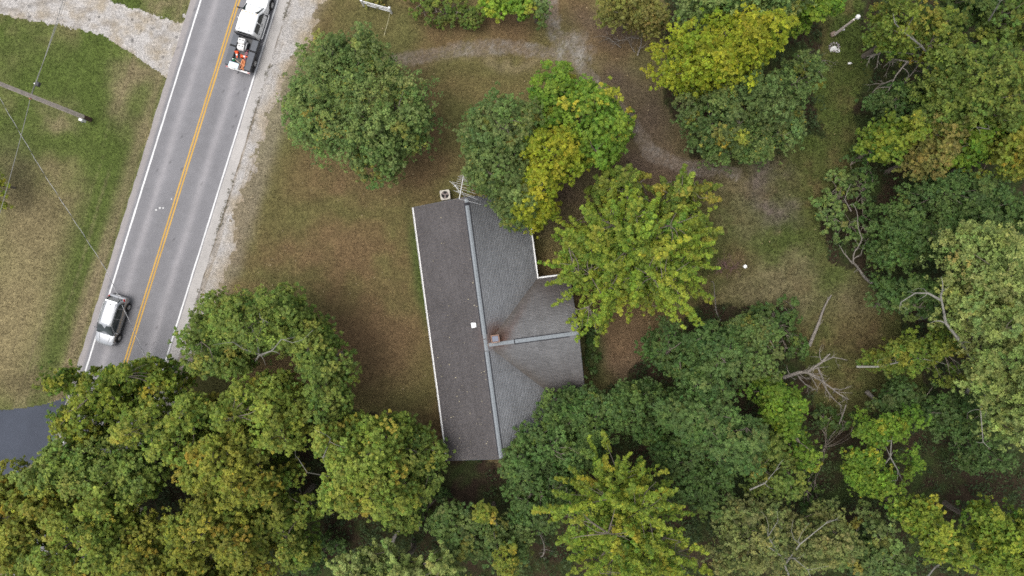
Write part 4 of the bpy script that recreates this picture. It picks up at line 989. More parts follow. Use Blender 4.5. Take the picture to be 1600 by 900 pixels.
# ------------------------------------------------------------------ trees and shrubs
# leaf colours: two ends of a tree's range and the colour of its turning leaves
PAL = {
 'green':   ((.040, .074, .027), (.108, .142, .050), (.17, .15, .03)),
 'dkgreen': ((.031, .058, .023), (.078, .108, .039), (.10, .12, .03)),
 'dkgrey':  ((.034, .064, .026), (.090, .122, .046), (.12, .13, .05)),
 'olive':   ((.042, .080, .018), (.130, .148, .028), (.19, .155, .03)),
 'dkolive': ((.034, .064, .018), (.098, .120, .027), (.14, .13, .03)),
 'gold':    ((.054, .084, .018), (.176, .174, .030), (.25, .175, .03)),
 'brown':   ((.062, .072, .024), (.150, .138, .044), (.20, .14, .05)),
 'yellow':  ((.076, .124, .014), (.215, .218, .020), (.29, .22, .02)),
 'lime':    ((.040, .096, .016), (.132, .188, .026), (.24, .22, .03)),
 'ylime':   ((.038, .088, .018), (.166, .190, .026), (.26, .22, .03)),
 'pale':    ((.072, .106, .040), (.172, .200, .070), (.21, .21, .07)),
 'dusty':   ((.052, .072, .028), (.135, .142, .056), (.17, .15, .06)),
}
LEAVES = [0]; LEAFK = 1.66
def crown_points(rng, lobes, style, dens, leaf):
    """leaf positions, facings, sizes and colour mix for the crown built of ellipsoid lobes (centre, radii)"""
    Cs, Ns, Ss, T, K, J, ends = [], [], [], [], [], [], []
    for (c, R) in lobes:
        c = np.array(c); R = np.array(R)
        area = 4 * math.pi * (((R[0] * R[1]) ** 1.6 + (R[0] * R[2]) ** 1.6 + (R[1] * R[2]) ** 1.6) / 3) ** (1 / 1.6)
        if style == 'spiky':
            ns = max(16, int(area * .36)); m = 24; rc0 = .27
        elif style == 'fine':
            ns = max(6, int(area * .50)); m = 14; rc0 = .31
        elif style == 'shrub':
            ns = max(8, int(area * 1.1)); m = 8; rc0 = .26
        else:
            ns = max(6, int(area * .40)); m = 17; rc0 = .30
        ns = max(6, int(ns * dens))
        ph = rng.uniform(0, 6.28, 6)
        i = np.arange(ns) + .5; zc = 1 - 1.32 * i / ns; az = i * 2.399963 + rng.uniform(0, 6.28)
        zc = np.clip(zc + rng.normal(0, .08, ns), -.5, 1); az = az + rng.normal(0, .22, ns)
        rxy = np.sqrt(1 - zc ** 2); d = np.stack([rxy * np.cos(az), rxy * np.sin(az), zc], -1)
        lob = 1 + .17 * np.sin(2 * az + ph[0]) * rxy + .13 * np.sin(3 * az + ph[1] + 2 * zc) + .11 * np.sin(5 * az + ph[2]) * rxy
        rf = (rng.uniform(.64, 1.08, ns)) * lob
        inner = rng.random(ns) < .20; rf = np.where(inner, rf * .62, rf)
        P = c + d * R * rf[:, None]
        ts = rng.random(ns)                                   # spray's own tint
        turn = (rng.random(ns) < .12) * rng.random(ns)
        up = np.array([0, 0, 1.0])
        if style == 'spiky':
            ax = norm(d * np.array([1, 1, .55]) + up * .55 + rng.normal(0, .14, (ns, 3)))
            Ls = (np.mean(R) * rng.uniform(.50, .85, ns))
            t = rng.random((ns, m)) ** .85
            off = rng.normal(0, 1, (ns, m, 3)) * ((.08 + .34 * (1 - t)) * .60)[..., None]
            q = P[:, None] + ax[:, None] * ((t - .78) * Ls[:, None])[..., None] + off
            rc = rc0 * (1.12 - .62 * t)
            tip = t
        else:
            nrm = norm(d * .75 + up * .55 + rng.normal(0, .18, (ns, 3)))
            sr = (1.02 if style == 'broad' else .9 if style == 'fine' else .55) * rng.uniform(.75, 1.3, ns) * (min(1.15, max(.45, R[0] / 4.2)))
            o = rng.normal(0, .70, (ns, m, 3)); o -= nrm[:, None] * (np.einsum('smk,sk->sm', o, nrm) * .62)[..., None]
            r2 = (o ** 2).sum(-1)
            q = P[:, None] + o * sr[:, None, None] - up * (r2 * .16 * sr[:, None])[..., None]
            rc = rc0 * rng.uniform(.7, 1.25, (ns, m)) * min(1.1, max(.6, R[0] / 3.4))
            tip = np.clip(1 - r2 * .4, 0, 1)
        ends.append((P, d))
        q = q.reshape(-1, 3); rc = rc.reshape(-1); nq = len(q)
        nl = {'spiky': 14, 'fine': 15, 'shrub': 13}.get(style, 12)
        if style == 'fine': rc = rc * 1.05
        v = norm(rng.normal(0, 1, (nq, nl, 3)) + up * .85 + norm(q - c)[:, None] * .45)
        rad = rng.uniform(.55, 1.05, (nq, nl))
        pos = q[:, None] + v * (rc[:, None] * rad)[..., None] * np.array([1, 1, .72])
        nn = v * .60 + up * .65 + rng.normal(0, .30, (nq, nl, 3))
        Cs.append(pos.reshape(-1, 3)); Ns.append(nn.reshape(-1, 3))
        Ss.append((leaf * .84 * rng.uniform(.65, 1.35, (nq, nl))).reshape(-1))
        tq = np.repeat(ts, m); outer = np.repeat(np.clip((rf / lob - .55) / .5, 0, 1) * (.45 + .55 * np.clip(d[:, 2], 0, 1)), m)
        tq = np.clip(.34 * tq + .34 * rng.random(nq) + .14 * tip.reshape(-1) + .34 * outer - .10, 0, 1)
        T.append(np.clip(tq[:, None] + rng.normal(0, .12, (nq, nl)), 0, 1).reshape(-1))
        kq = np.repeat(turn, m) * rng.uniform(.3, 1, nq)
        K.append(np.clip(kq[:, None] + (rng.random((nq, nl)) < .006), 0, 1).reshape(-1))
        J.append(np.repeat(np.repeat((1 + rng.normal(0, .09, (ns, 1))) * (1 + rng.normal(0, .045, (ns, 3))), m, 0) * (1 + rng.normal(0, .10, (nq, 1))) * (1 + rng.normal(0, .03, (nq, 3))), nl, 0))
    return [np.concatenate(a) for a in (Cs, Ns, Ss, T, K, J)] + [ends]

def bend(p, q, rng, amt, n=4, lift=0.0):
    p, q = Vector(p), Vector(q); L = (q - p).length; out = []
    w = Vector(rng.normal(0, 1, 3)) * amt * L
    for i in range(n + 1):
        t = i / n; s = 4 * t * (1 - t); out.append(p.lerp(q, t) + w * s + Vector((0, 0, lift * L * s)))
    return out

def plant(name, label, cat, lobes_px, height, pal, style='broad', dens=1.0, leaf=.25, seed=0, trunk=True, base=None, group=None, bark="bark", flat=.40, turn=1.0, mid=.64, limbs=None, val=1.0, auto=True):
    """lobes_px: (px, py, rx, ry[, height factor]) as they show in the photograph"""
    rng = np.random.default_rng(1000 + seed); lobes = []
    for lb in lobes_px:
        px, py, rx, ry = lb[:4]; hf = lb[4] if len(lb) > 4 else 1.0
        zc = height * mid * hf; k = (CAM_H - zc) / FPX; c = W(px, py, zc)
        sh = .42 if style != 'shrub' else .22
        rx = max(rx * .55, rx - sh / k); ry = max(ry * .55, ry - sh / k)
        lobes.append(((c.x, c.y, zc), (rx * k, ry * k, min(height * flat, max(.42 * height, .8 * min(rx, ry) * k)))))
    c0 = np.mean([l[0] for l in lobes], 0) if base is None else None
    if style in ('broad', 'fine'):                       # break every lobe into a core and uneven boughs
        out = []
        for c, Rr in lobes:
            if Rr[0] < 1.3: out.append((c, Rr)); continue
            out.append((c, (Rr[0] * .92, Rr[1] * .92, Rr[2] * .96))); nb = int(rng.integers(3, 6)); a0 = rng.uniform(0, 6.28)
            for q in range(nb):
                a = a0 + q * 6.283 / nb + rng.normal(0, .35); dd = rng.uniform(.50, .74); sz = rng.uniform(.36, .55)
                out.append(((c[0] + math.cos(a) * Rr[0] * dd, c[1] + math.sin(a) * Rr[1] * dd, c[2] + Rr[2] * rng.uniform(-.30, .42)), (Rr[0] * sz, Rr[1] * sz, Rr[2] * sz * .9)))
        lobes = out
    bx, by = (c0[0] + rng.normal(0, .3), c0[1] + rng.normal(0, .3)) if base is None else (W(*base).x, W(*base).y)
    root = empty(name, (bx, by, 0)); tag(root, label, cat, group)
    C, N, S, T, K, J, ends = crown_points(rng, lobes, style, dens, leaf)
    ok = C[:, 2] > .06; C, N, S, T, K, J = C[ok], N[ok], S[ok], T[ok], K[ok], J[ok]
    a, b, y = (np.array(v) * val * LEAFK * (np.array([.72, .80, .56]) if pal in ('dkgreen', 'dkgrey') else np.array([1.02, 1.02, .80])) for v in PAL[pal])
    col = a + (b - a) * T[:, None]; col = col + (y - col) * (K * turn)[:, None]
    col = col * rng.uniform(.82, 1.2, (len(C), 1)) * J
    org = np.array([bx, by, 0])
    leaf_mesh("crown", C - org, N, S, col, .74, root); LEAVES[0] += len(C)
    # trunk, limbs and twigs
    if trunk:
        top = max(l[0][2] + .35 * l[1][2] for l in lobes[:1])
        r0 = .035 + .0165 * height
        cen = Vector(c0 if c0 is not None else np.mean([l[0] for l in lobes], 0)) - Vector(org)
        fork = Vector((cen.x * .35, cen.y * .35, height * .30))
        tp_ = bend((0, 0, -.2), fork, rng, .03, 3)
        tp2 = bend(fork, (cen.x, cen.y, top), rng, .05, 4)
        MB().tube(tp_ + tp2[1:], [r0 * 1.25, r0 * 1.0, r0 * .93, r0 * .86, r0 * .7, r0 * .5, r0 * .34, r0 * .16], 8).build("trunk", M[bark], root, True)
        mbb = MB()
        ends = [(np.concatenate([e[0] for e in ends]), None)] if len(ends) > 4 else ends
        for (P, d) in (ends if auto else []):
            idx = rng.permutation(len(P))
            big = idx[:max(4, min(16, len(P) // 8))]
            hub = []
            for j in big:
                q = Vector(P[j] - org); t = rng.uniform(.05, .8); s0 = fork.lerp(tp2[-1], t * .6)
                pts = bend(s0, s0.lerp(q, .78), rng, .06, 4, .03); mbb.tube(pts, [r0 * .42, r0 * .32, r0 * .24, r0 * .16, .018], 6, False); hub += pts[1:]
            if hub:
                H_ = np.array([tuple(h) for h in hub])
                for j in idx[len(big):len(big) + 110]:
                    q = P[j] - org; k = np.argmin(((H_ - q) ** 2).sum(1) + np.where(H_[:, 2] > q[2], 2, 0)); pts = bend(H_[k], Vector(H_[k]).lerp(Vector(q), .8), rng, .08, 2)
                    mbb.tube(pts, [.045, .03, .012], 4, False)
        mbb.build("branches", M["bark"], root, True) if mbb.v else None
        if limbs:
            mbb = MB()
            for lm in limbs:
                pts = [W(x, y, z) - Vector(org) for x, y, z in lm[0]]; mbb.tube(pts, np.linspace(lm[1], lm[1] * .3, len(pts)), 7)
                for i in range(1, len(pts)):
                    for _ in range(2):
                        dv = (pts[i] - pts[i - 1]).normalized(); sd_ = Vector(rng.normal(0, 1, 3)); q = pts[i] + (dv * .7 + sd_ * .5) * rng.uniform(.6, 1.6)
                        mbb.tube(bend(pts[i], q, rng, .12, 3), [lm[1] * .35, lm[1] * .25, lm[1] * .15, .01], 5, False)
            mbb.build("bare_limb", M["pale_bark"], root, True)
    return root

def tree(label, lobes, h, pal, style='broad', **kw): 
    tree.n += 1; return plant("broadleaf_tree", label, "tree", lobes, h, pal, style, seed=tree.n, **kw)
tree.n = 0
def shrub(label, lobes, h, pal, **kw):
    tree.n += 1; kw.setdefault('leaf', .2); kw.setdefault('flat', .55); kw.setdefault('mid', .45)
    return plant("shrub", label, "shrub", lobes, h, pal, 'shrub', seed=tree.n, **kw)

# --- round tree on the lawn and the trees round the house
tree("round dense green tree standing alone on the brown lawn", [(563, 163, 106, 104), (590, 250, 46, 38, .8), (494, 180, 44, 60, .75), (580, 78, 22, 26, .95), (640, 195, 42, 60, .8), (530, 90, 36, 30, .85)], 11.0, 'green', leaf=.21, dens=1.1, turn=.8, val=1.06)
tree("dark green tree overhanging the top of the roof beside the antenna", [(788, 202, 62, 66), (776, 268, 56, 58, .92), (812, 320, 46, 38, .85), (748, 228, 32, 36, .7)], 11.5, 'green', leaf=.21, dens=1.05, val=.86)
tree("yellow-green tree between the dark roof tree and the dirt track", [(862, 155, 48, 54), (918, 188, 60, 58), (922, 238, 44, 40, .85), (955, 215, 30, 42, .8)], 10.0, 'lime', dens=.95, val=.92)
tree("golden yellow tree leaning over the right roof slope", [(858, 256, 54, 58), (836, 324, 42, 42, .92)], 11.5, 'yellow', leaf=.22, val=.84, turn=.3)
tree("large star-shaped yellow-green maple right of the roof", [(988, 398, 118, 110), (980, 402, 122, 114, .66)], 13.5, 'ylime', 'spiky', leaf=.205, dens=1.3, mid=.60, turn=.6)
tree("olive tree behind the star-shaped maple, beside the bend of the track", [(1060, 305, 56, 48), (1085, 372, 40, 60, .8), (980, 285, 44, 40, .85), (940, 300, 34, 34, .7)], 8.5, 'olive', 'spiky')
shrub("bright lime sapling at the edge of the dirt track", [(983, 188, 13, 24)], 2.2, 'lime', dens=.9)
# --- upper middle
tree("bright yellow tree, brightest in the upper right group", [(1072, 98, 58, 52), (1140, 72, 62, 48), (1190, 62, 34, 48), (1110, 122, 62, 34, .85)], 11.5, 'yellow', leaf=.22, dens=1.1, turn=.35, val=.92)
tree("green tree cut by the top edge behind the bright yellow tree", [(1135, 8, 80, 34), (1215, 14, 50, 32)], 10.5, 'green', val=1.1)
tree("lime green tree at the top edge left of the lamp post", [(1270, 12, 42, 22), (1245, 30, 30, 28, .8)], 7.0, 'lime', val=.9)
tree("dark green tree below the bright yellow tree", [(1108, 188, 58, 56), (1195, 165, 66, 58), (1240, 130, 40, 50, .8), (1150, 140, 60, 40)], 9.0, 'green', leaf=.2, val=.74, turn=1.5)
tree("low green tree with golden sprays ending the group by the track", [(1150, 228, 68, 34), (1220, 205, 40, 40)], 6.0, 'green', leaf=.2)
shrub("small golden shrub below the dark green tree", [(1140, 218, 22, 16)], 6.6, 'gold', mid=.8, dens=1.4)
tree("brown-olive thin tree at the top edge over a dead brush heap", [(985, 14, 52, 34), (1015, 32, 36, 22, .9), (955, 8, 32, 26)], 7.5, 'brown', leaf=.2, dens=.85)
tree("bright lime tree cut by the top edge right of the fence", [(790, 4, 44, 26), (822, 14, 28, 20)], 4.6, 'lime', dens=.8)
tree("thin pale twigged sapling at the top edge beside the lime tree", [(846, 12, 20, 26)], 6.0, 'green', dens=.45, leaf=.18)
shrub("low dark bushy thicket on the lawn's top edge", [(690, 14, 42, 30), (735, 26, 30, 26), (655, 2, 26, 16)], 2.6, 'dkolive')
shrub("orange-leaved bush behind the white fence", [(587, 0, 17, 11)], 1.5, 'brown', turn=1.6, val=1.2)
tree("yellow-green tree poking in at the left edge", [(-8, 288, 24, 40)], 4.2, 'ylime', dens=.9)
# --- upper right wood
tree("olive tree with bare limbs at the top of the right wood", [(1402, 48, 52, 46), (1450, 70, 42, 44), (1375, 22, 24, 20, .9)], 11.0, 'olive', leaf=.21, dens=.9,
     limbs=[([(1462, 102, 6.5), (1440, 72, 8.5), (1412, 50, 9.5), (1398, 36, 10)], .10)], val=.85)
tree("large rounded olive tree filling the upper right", [(1505, 130, 76, 66), (1548, 165, 48, 52), (1470, 185, 44, 42, .9)], 13.0, 'dkolive', leaf=.22, dens=1.15, val=1.05)
tree("dark green tree at the top edge above the rounded olive tree", [(1500, 22, 50, 36)], 9.0, 'dkgreen')
tree("grey-olive tree in the top right corner", [(1568, 38, 50, 50)], 12.0, 'dkolive', limbs=[([(1545, 32, 9), (1555, 15, 10.5), (1563, 2, 11.5)], .07)])
tree("yellow-green small tree at the clearing's right side", [(1392, 215, 38, 40), (1372, 232, 26, 28)], 9.0, 'ylime', val=.78)
tree("olive-brown tree with thinning golden top in the right wood", [(1448, 218, 40, 52), (1432, 262, 32, 26)], 10.0, 'brown', leaf=.2, val=.9)
tree("fresh green tree between the olive-brown and the yellow trees", [(1508, 205, 44, 38), (1488, 240, 40, 34), (1560, 195, 34, 30)], 9.5, 'lime', val=.78, limbs=[([(1560, 208, 8), (1545, 202, 9), (1525, 198, 10)], .06)])
tree("pale yellow tree cut by the right edge", [(1568, 245, 40, 46), (1600, 235, 30, 50)], 12.0, 'gold', val=1.0)
tree("dark blue-green tree under the yellow trees of the right wood", [(1475, 305, 62, 42), (1528, 315, 44, 42, .95)], 9.5, 'dkgrey', leaf=.2, val=.95)
tree("dark speckled tree above the pale feathery tree", [(1405, 355, 48, 46), (1455, 370, 56, 46), (1400, 395, 46, 28, .8)], 8.0, 'dkgreen', leaf=.2, val=1.15)
tree("dark green understorey tree beside the fallen pale limbs", [(1405, 160, 52, 34), (1440, 150, 30, 28)], 6.5, 'dkgrey', leaf=.2, val=.85)
tree("shadowed tree in the gap left of the right edge", [(1545, 330, 40, 34), (1580, 340, 36, 40)], 7.5, 'dkgreen')
shrub("bright green leafy bush at the clearing's edge", [(1296, 322, 34, 36), (1318, 362, 30, 26), (1310, 282, 22, 22)], 2.8, 'green', val=1.0, dens=.9)
shrub("thin darker bush behind the bright leafy bush", [(1345, 290, 30, 34), (1350, 340, 22, 40), (1340, 250, 24, 24)], 3.4, 'dkgrey', dens=.6)
# --- the pale feathery tree and its neighbours
tree("huge pale feathery tree along the right edge", [(1540, 408, 72, 60), (1515, 470, 52, 60, .95), (1580, 470, 60, 80), (1572, 560, 66, 76), (1580, 640, 55, 66, .92)], 15.0, 'pale', 'fine', leaf=.20, dens=1.05, bark="pale_bark", mid=.66,
     limbs=[([(1498, 640, 2), (1530, 575, 6), (1502, 535, 8.5), (1478, 505, 10), (1470, 462, 11)], .20), ([(1472, 470, 10), (1450, 458, 9.5), (1430, 458, 9), (1408, 472, 8.5)], .10), ([(1530, 570, 6.5), (1545, 600, 8), (1532, 640, 9), (1536, 690, 9.5)], .08)])
tree("grey-green low tree left of the pale feathery tree", [(1418, 452, 52, 28), (1450, 478, 34, 26), (1385, 470, 26, 20)], 8.0, 'dkgrey', 'fine', leaf=.19, val=1.0)
tree("thinning olive tree with a broken grey limb through it", [(1392, 560, 48, 32), (1440, 545, 40, 34), (1470, 528, 28, 34), (1482, 588, 26, 26)], 7.5, 'olive', 'fine', leaf=.2, dens=.62, val=.9,
     limbs=[([(1338, 573, 5.0), (1372, 573, 5.4), (1400, 567, 5.6), (1432, 560, 5.8)], .10)])
tree("dark tree in the shade between olive and feathery trees", [(1400, 625, 46, 40), (1455, 640, 46, 44)], 5.5, 'dkgrey', leaf=.2, val=.85)
tree("dark mossy tree with pale dead patch at the lower right", [(1525, 700, 48, 52), (1500, 650, 34, 40)], 6.5, 'dkgrey', leaf=.2, val=.9)
tree("bright green forked tree with bare trunk over the dark hollow", [(1378, 672, 44, 30), (1420, 650, 26, 30), (1418, 722, 26, 30), (1345, 728, 38, 34), (1372, 755, 36, 26)], 8.0, 'lime', leaf=.2, dens=.9, val=.82, bark="pale_bark", base=(1368, 690), flat=.24, auto=False,
     limbs=[([(1368, 692, .3), (1375, 735, 3.2), (1391, 714, 4.8), (1393, 688, 6)], .12), ([(1391, 714, 4.8), (1403, 735, 5.2), (1402, 750, 5.4)], .06)])
# --- bottom right
tree("lime-yellow tree at the bottom edge, left of the twin one", [(1425, 798, 38, 30), (1465, 845, 36, 34), (1440, 820, 30, 30)], 10.5, 'ylime', leaf=.22, val=.92, limbs=[([(1450, 900, 3), (1462, 885, 5), (1480, 875, 7)], .08)])
tree("lime-yellow broad tree in the bottom right corner", [(1535, 815, 34, 36), (1555, 862, 46, 42), (1592, 830, 34, 42)], 11.0, 'ylime', leaf=.22, val=.9)
tree("dark green tree at the bottom edge right of the twiggy olive", [(1362, 830, 32, 44), (1340, 870, 36, 34), (1385, 880, 38, 30)], 8.0, 'green', val=.85)
tree("twiggy olive-grey tree at the bottom with bare pale branches", [(1170, 812, 62, 44), (1225, 850, 70, 50), (1290, 830, 46, 50), (1150, 870, 50, 40)], 9.5, 'dusty', leaf=.2, dens=.85, bark="pale_bark", val=.95,
     limbs=[([(1235, 905, 6), (1220, 868, 8), (1195, 850, 9)], .09), ([(1228, 880, 7.4), (1250, 850, 9), (1290, 818, 9.6)], .08), ([(1225, 872, 7.6), (1240, 872, 9), (1262, 890, 9.8)], .06), ([(1215, 862, 8), (1200, 838, 9), (1215, 815, 9.8)], .06)])
tree("olive tree with a pale forked branch in the bottom centre wood", [(1205, 735, 52, 44), (1190, 690, 34, 34)], 8.0, 'dkolive', leaf=.2, val=1.0, limbs=[([(1172, 765, 6.5), (1195, 755, 7.4), (1212, 735, 8)], .08)])
tree("shining green leafy tree bordering the dark hollow", [(1222, 640, 38, 44), (1248, 705, 26, 34), (1195, 605, 32, 30, .95)], 8.0, 'lime', leaf=.22, val=.75)
# --- dark mass behind the house
tree("dark fine-leaved tree right of the bare earth patch", [(1040, 545, 46, 46), (1075, 575, 42, 40)], 7.5, 'dkgreen', leaf=.19, val=1.0)
tree("green tree with pale sprays in the dark mass", [(1120, 545, 54, 46), (1100, 600, 48, 44)], 9.0, 'dkgrey', 'fine', leaf=.19, val=1.1)
tree("mid green tree facing the fallen log", [(1180, 560, 46, 48), (1170, 515, 38, 28)], 7.5, 'green', leaf=.2, val=.85)
shrub("dense dark bush where the log ends", [(1222, 492, 34, 28), (1240, 540, 24, 28), (1190, 488, 30, 20)], 2.8, 'dkgreen', val=1.15)
tree("tall grey-green layered tree in the middle of the dark mass", [(1105, 660, 66, 52), (1150, 690, 50, 48), (1060, 640, 40, 36)], 10.5, 'dkgrey', 'fine', leaf=.2, val=1.15)
tree("dark tree between the layered tree and the spiky yellow tree", [(1062, 720, 46, 44), (1095, 760, 54, 44), (1120, 720, 40, 40)], 8.0, 'dkgreen', leaf=.2, val=.95)
tree("small dark tree beside the bare earth and the wing's corner", [(1010, 618, 36, 30), (1010, 670, 38, 36)], 5.5, 'dkgreen', leaf=.2)
tree("green tree covering the wing's lower corner", [(925, 650, 64, 50), (970, 630, 38, 34), (880, 640, 40, 38)], 7.5, 'dkgreen', leaf=.2, val=1.25)
tree("green tree covering the south end of the roof", [(850, 692, 52, 46), (812, 718, 36, 36), (905, 705, 50, 40)], 8.0, 'dkgreen', leaf=.21, val=1.3)
tree("dark green tree in the gap below the roof's south end", [(835, 790, 46, 40), (870, 760, 44, 40), (815, 760, 30, 30)], 6.5, 'dkgreen', leaf=.2, val=1.2)
tree("tall spiky yellow-green tree at the bottom centre", [(968, 795, 112, 100), (985, 850, 98, 58, .95)], 14.0, 'ylime', 'spiky', leaf=.20, dens=1.15, mid=.62, val=.95, flat=.42)
# --- bottom middle
tree("pale green spiky tree cut by the bottom edge", [(620, 892, 100, 58), (560, 885, 50, 44, .9), (690, 885, 44, 48, .95)], 12.0, 'pale', 'spiky', leaf=.2, val=1.1, dens=1.0)
tree("green tree with a golden top at the bottom edge", [(735, 835, 50, 44), (790, 850, 50, 50), (700, 810, 34, 30, .9)], 7.5, 'green', val=.85)
shrub("golden tree top among green trees near the bottom edge", [(757, 800, 22, 22), (790, 872, 22, 30)], 8.6, 'gold', mid=.82, dens=1.3, flat=.2)
# --- the big lower left group
tree("wide dark olive tree with exposed pale limbs beside the road", [(400, 502, 88, 54), (335, 518, 44, 40, .9), (452, 482, 42, 38, .95), (350, 562, 56, 34, .85)], 11.5, 'dkolive', leaf=.23, dens=.95, val=1.27,
     limbs=[([(395, 570, 5), (405, 555, 8.4), (402, 530, 10), (412, 500, 11)], .10), ([(405, 555, 8.4), (425, 548, 10), (440, 530, 11.3)], .08), ([(403, 553, 8.4), (380, 545, 10), (365, 535, 10.8)], .07), ([(402, 530, 10), (395, 515, 10.9)], .05)])
tree("dark olive tree right of the wide one, facing the lawn", [(505, 552, 48, 48), (515, 612, 42, 50), (480, 516, 42, 42, .95)], 10.5, 'dkolive', leaf=.23, val=1.19)
tree("lighter olive tree in front of the wide dark one", [(425, 625, 60, 50), (445, 670, 50, 40), (380, 640, 40, 40)], 11.5, 'olive', leaf=.23, val=1.07)
tree("bright olive tree reaching across the road to the verge", [(190, 606, 58, 42), (116, 592, 32, 29), (240, 574, 30, 22), (150, 645, 50, 42), (272, 590, 30, 38, .9)], 11.0, 'ylime', leaf=.23, val=.75, dens=1.0)
tree("light olive tree on the road side below the bright one", [(245, 655, 62, 48), (290, 690, 52, 40), (310, 640, 38, 34)], 11.5, 'olive', leaf=.23, val=1.19)
tree("dark olive tree covering the road's lower end", [(165, 715, 78, 52), (105, 730, 50, 40), (225, 730, 44, 40)], 12.0, 'dkolive', leaf=.23, val=1.36)
tree("golden olive tree at the lower left edge", [(50, 795, 66, 56), (15, 765, 40, 40), (30, 850, 50, 40), (104, 776, 42, 38)], 12.5, 'gold', leaf=.23, val=0.96)
tree("olive tree with a dark twiggy heart near the lower left corner", [(150, 800, 66, 46), (195, 765, 48, 36), (120, 850, 56, 44), (192, 830, 46, 40)], 12.5, 'olive', leaf=.23, val=1.19)
tree("golden brown tree, most orange of the lower left group", [(365, 710, 62, 50), (400, 750, 46, 36), (330, 740, 44, 36)], 12.0, 'gold', leaf=.23, val=0.99)
tree("mixed gold and green tree left of the dark gap", [(320, 822, 60, 48), (355, 790, 48, 36), (390, 830, 44, 44)], 12.0, 'gold', leaf=.23, val=0.90)
tree("olive tree on the rim of the dark gap", [(452, 800, 46, 44), (470, 855, 34, 34), (440, 745, 36, 30)], 9.5, 'olive', leaf=.22, val=0.96)
tree("golden olive tree at the bottom edge of the left group", [(240, 850, 54, 48), (200, 890, 50, 40), (285, 890, 48, 40)], 12.5, 'gold', leaf=.23, val=0.88)
tree("olive green tree cut by the bottom left corner", [(70, 905, 70, 36), (130, 910, 50, 36)], 11.0, 'olive', leaf=.23, val=1.07)
tree("brown-gold tree cut by the bottom edge beside the dark gap", [(385, 885, 56, 40), (340, 905, 44, 34)], 10.0, 'gold', leaf=.22, val=0.79)
tree("bright mid green tree facing the roof's lower left corner", [(580, 715, 66, 54), (540, 690, 48, 44), (600, 680, 40, 38), (555, 760, 52, 42), (615, 770, 44, 40)], 11.5, 'olive', leaf=.23, val=1.19,
     limbs=[([(512, 735, 6), (505, 715, 9), (515, 690, 10.5)], .08), ([(520, 745, 5), (480, 738, 8), (465, 715, 9)], .06)])
tree("dark olive tree touching the roof's lower left corner", [(655, 705, 44, 44), (672, 735, 30, 34), (625, 670, 36, 30)], 7.5, 'dkolive', leaf=.21, val=1.13)
tree("olive tree tip beside the bare brown yard end", [(630, 800, 42, 26), (650, 770, 30, 24)], 7.0, 'dkolive', leaf=.21, val=1.1, dens=.7)
shrub("dark understorey bush in the bottom gap", [(480, 880, 34, 26), (520, 850, 28, 22)], 3.0, 'dkgreen')
shrub("dark bush behind the grey stump in the bottom gap", [(650, 812, 34, 18), (690, 770, 20, 22)], 2.4, 'dkgreen')
shrub("dark green strip bush along the wing's gable end", [(922, 520, 9, 26), (926, 560, 12, 30)], 1.1, 'dkgreen', val=.9, trunk=False)
shrub("dark vine bush in the hollow below the dead limbs", [(1330, 660, 26, 16), (1260, 780, 30, 24), (1285, 650, 22, 30)], 2.4, 'dkgreen', dens=.7)

# ------------------------------------------------------------------ dead wood
def dead(name, label, cat, paths, seed, group=None, mat="dead_wood"):
    rng = np.random.default_rng(seed); p0 = W(*paths[0][0][0]); o = empty(name, (p0.x, p0.y, 0)); tag(o, label, cat, group); org = Vector((p0.x, p0.y, 0))
    tw = MB(); nt_ = 0
    for pts, r, ntw, tl in paths:
        P = [W(*p) - org for p in pts]; D = []
        for a, b in zip(P[:-1], P[1:]): D += bend(a, b, rng, .035, 4)[:-1]
        D.append(P[-1])
        MB().tube(D, np.linspace(r, r * .35, len(D)), 8).build("limb", M[mat], o, True)
        for k in range(ntw):
            i = rng.integers(1, len(D)); d = (D[i] - D[i - 1]).normalized(); s = Vector((rng.normal(0, .7), rng.normal(0, .7), rng.normal(.15, .35)))
            L = tl * rng.uniform(.4, 1.2); q = D[i] + (d * .6 + s).normalized() * L; q.z = max(q.z, .03)
            B = bend(D[i], q, rng, .12, 4); rr_ = min(r * .35, .045); tw.tube(B, [rr_, rr_ * .8, rr_ * .6, rr_ * .4, .008], 5, False); nt_ += 1
            if tl > .5:
                for _ in range(2):
                    j = rng.integers(1, 4); q2 = B[j] + (Vector(rng.normal(0, .8, 3)) * .6 + (q - D[i]).normalized()).normalized() * L * .45; q2.z = max(q2.z, .02)
                    tw.tube(bend(B[j], q2, rng, .1, 2), [rr_ * .5, rr_ * .35, .006], 4, False)
    if nt_: tw.build("twigs", M[mat], o, True)
    return o
dead("fallen_log", "straight grey fallen log on the clearing's lower side", "log", [([(1264, 541, .25), (1281, 500, .25), (1299, 461, .22)], .165, 3, .7)], 1)
dead("fallen_tree", "bleached dead tree top with splayed limbs below the fallen log", "fallen tree", [
    ([(1224, 590, 2.0), (1245, 583, 2.6), (1262, 582, 3.0), (1284, 566, 3.6), (1297, 553, 4.0)], .17, 12, 1.6), ([(1262, 582, 3.0), (1285, 595, 3.2), (1300, 607, 3.3), (1326, 624, 3.2)], .10, 9, 1.3),
    ([(1245, 583, 2.6), (1255, 597, 2.6), (1275, 609, 2.4)], .06, 5, .7), ([(1284, 566, 3.6), (1302, 558, 4), (1322, 562, 4.2)], .06, 5, .8), ([(1278, 575, 3), (1292, 610, 2.8), (1310, 630, 2.0)], .08, 6, 1.1), ([(1262, 582, 3.2), (1278, 588, 3.4), (1291, 610, 3.2)], .05, 3, .6)], 2)
dead("fallen_log", "short thick grey log half hidden in the dark hollow", "log", [([(1354, 612, 1.0), (1380, 634, .8)], .20, 0, .5)], 3)
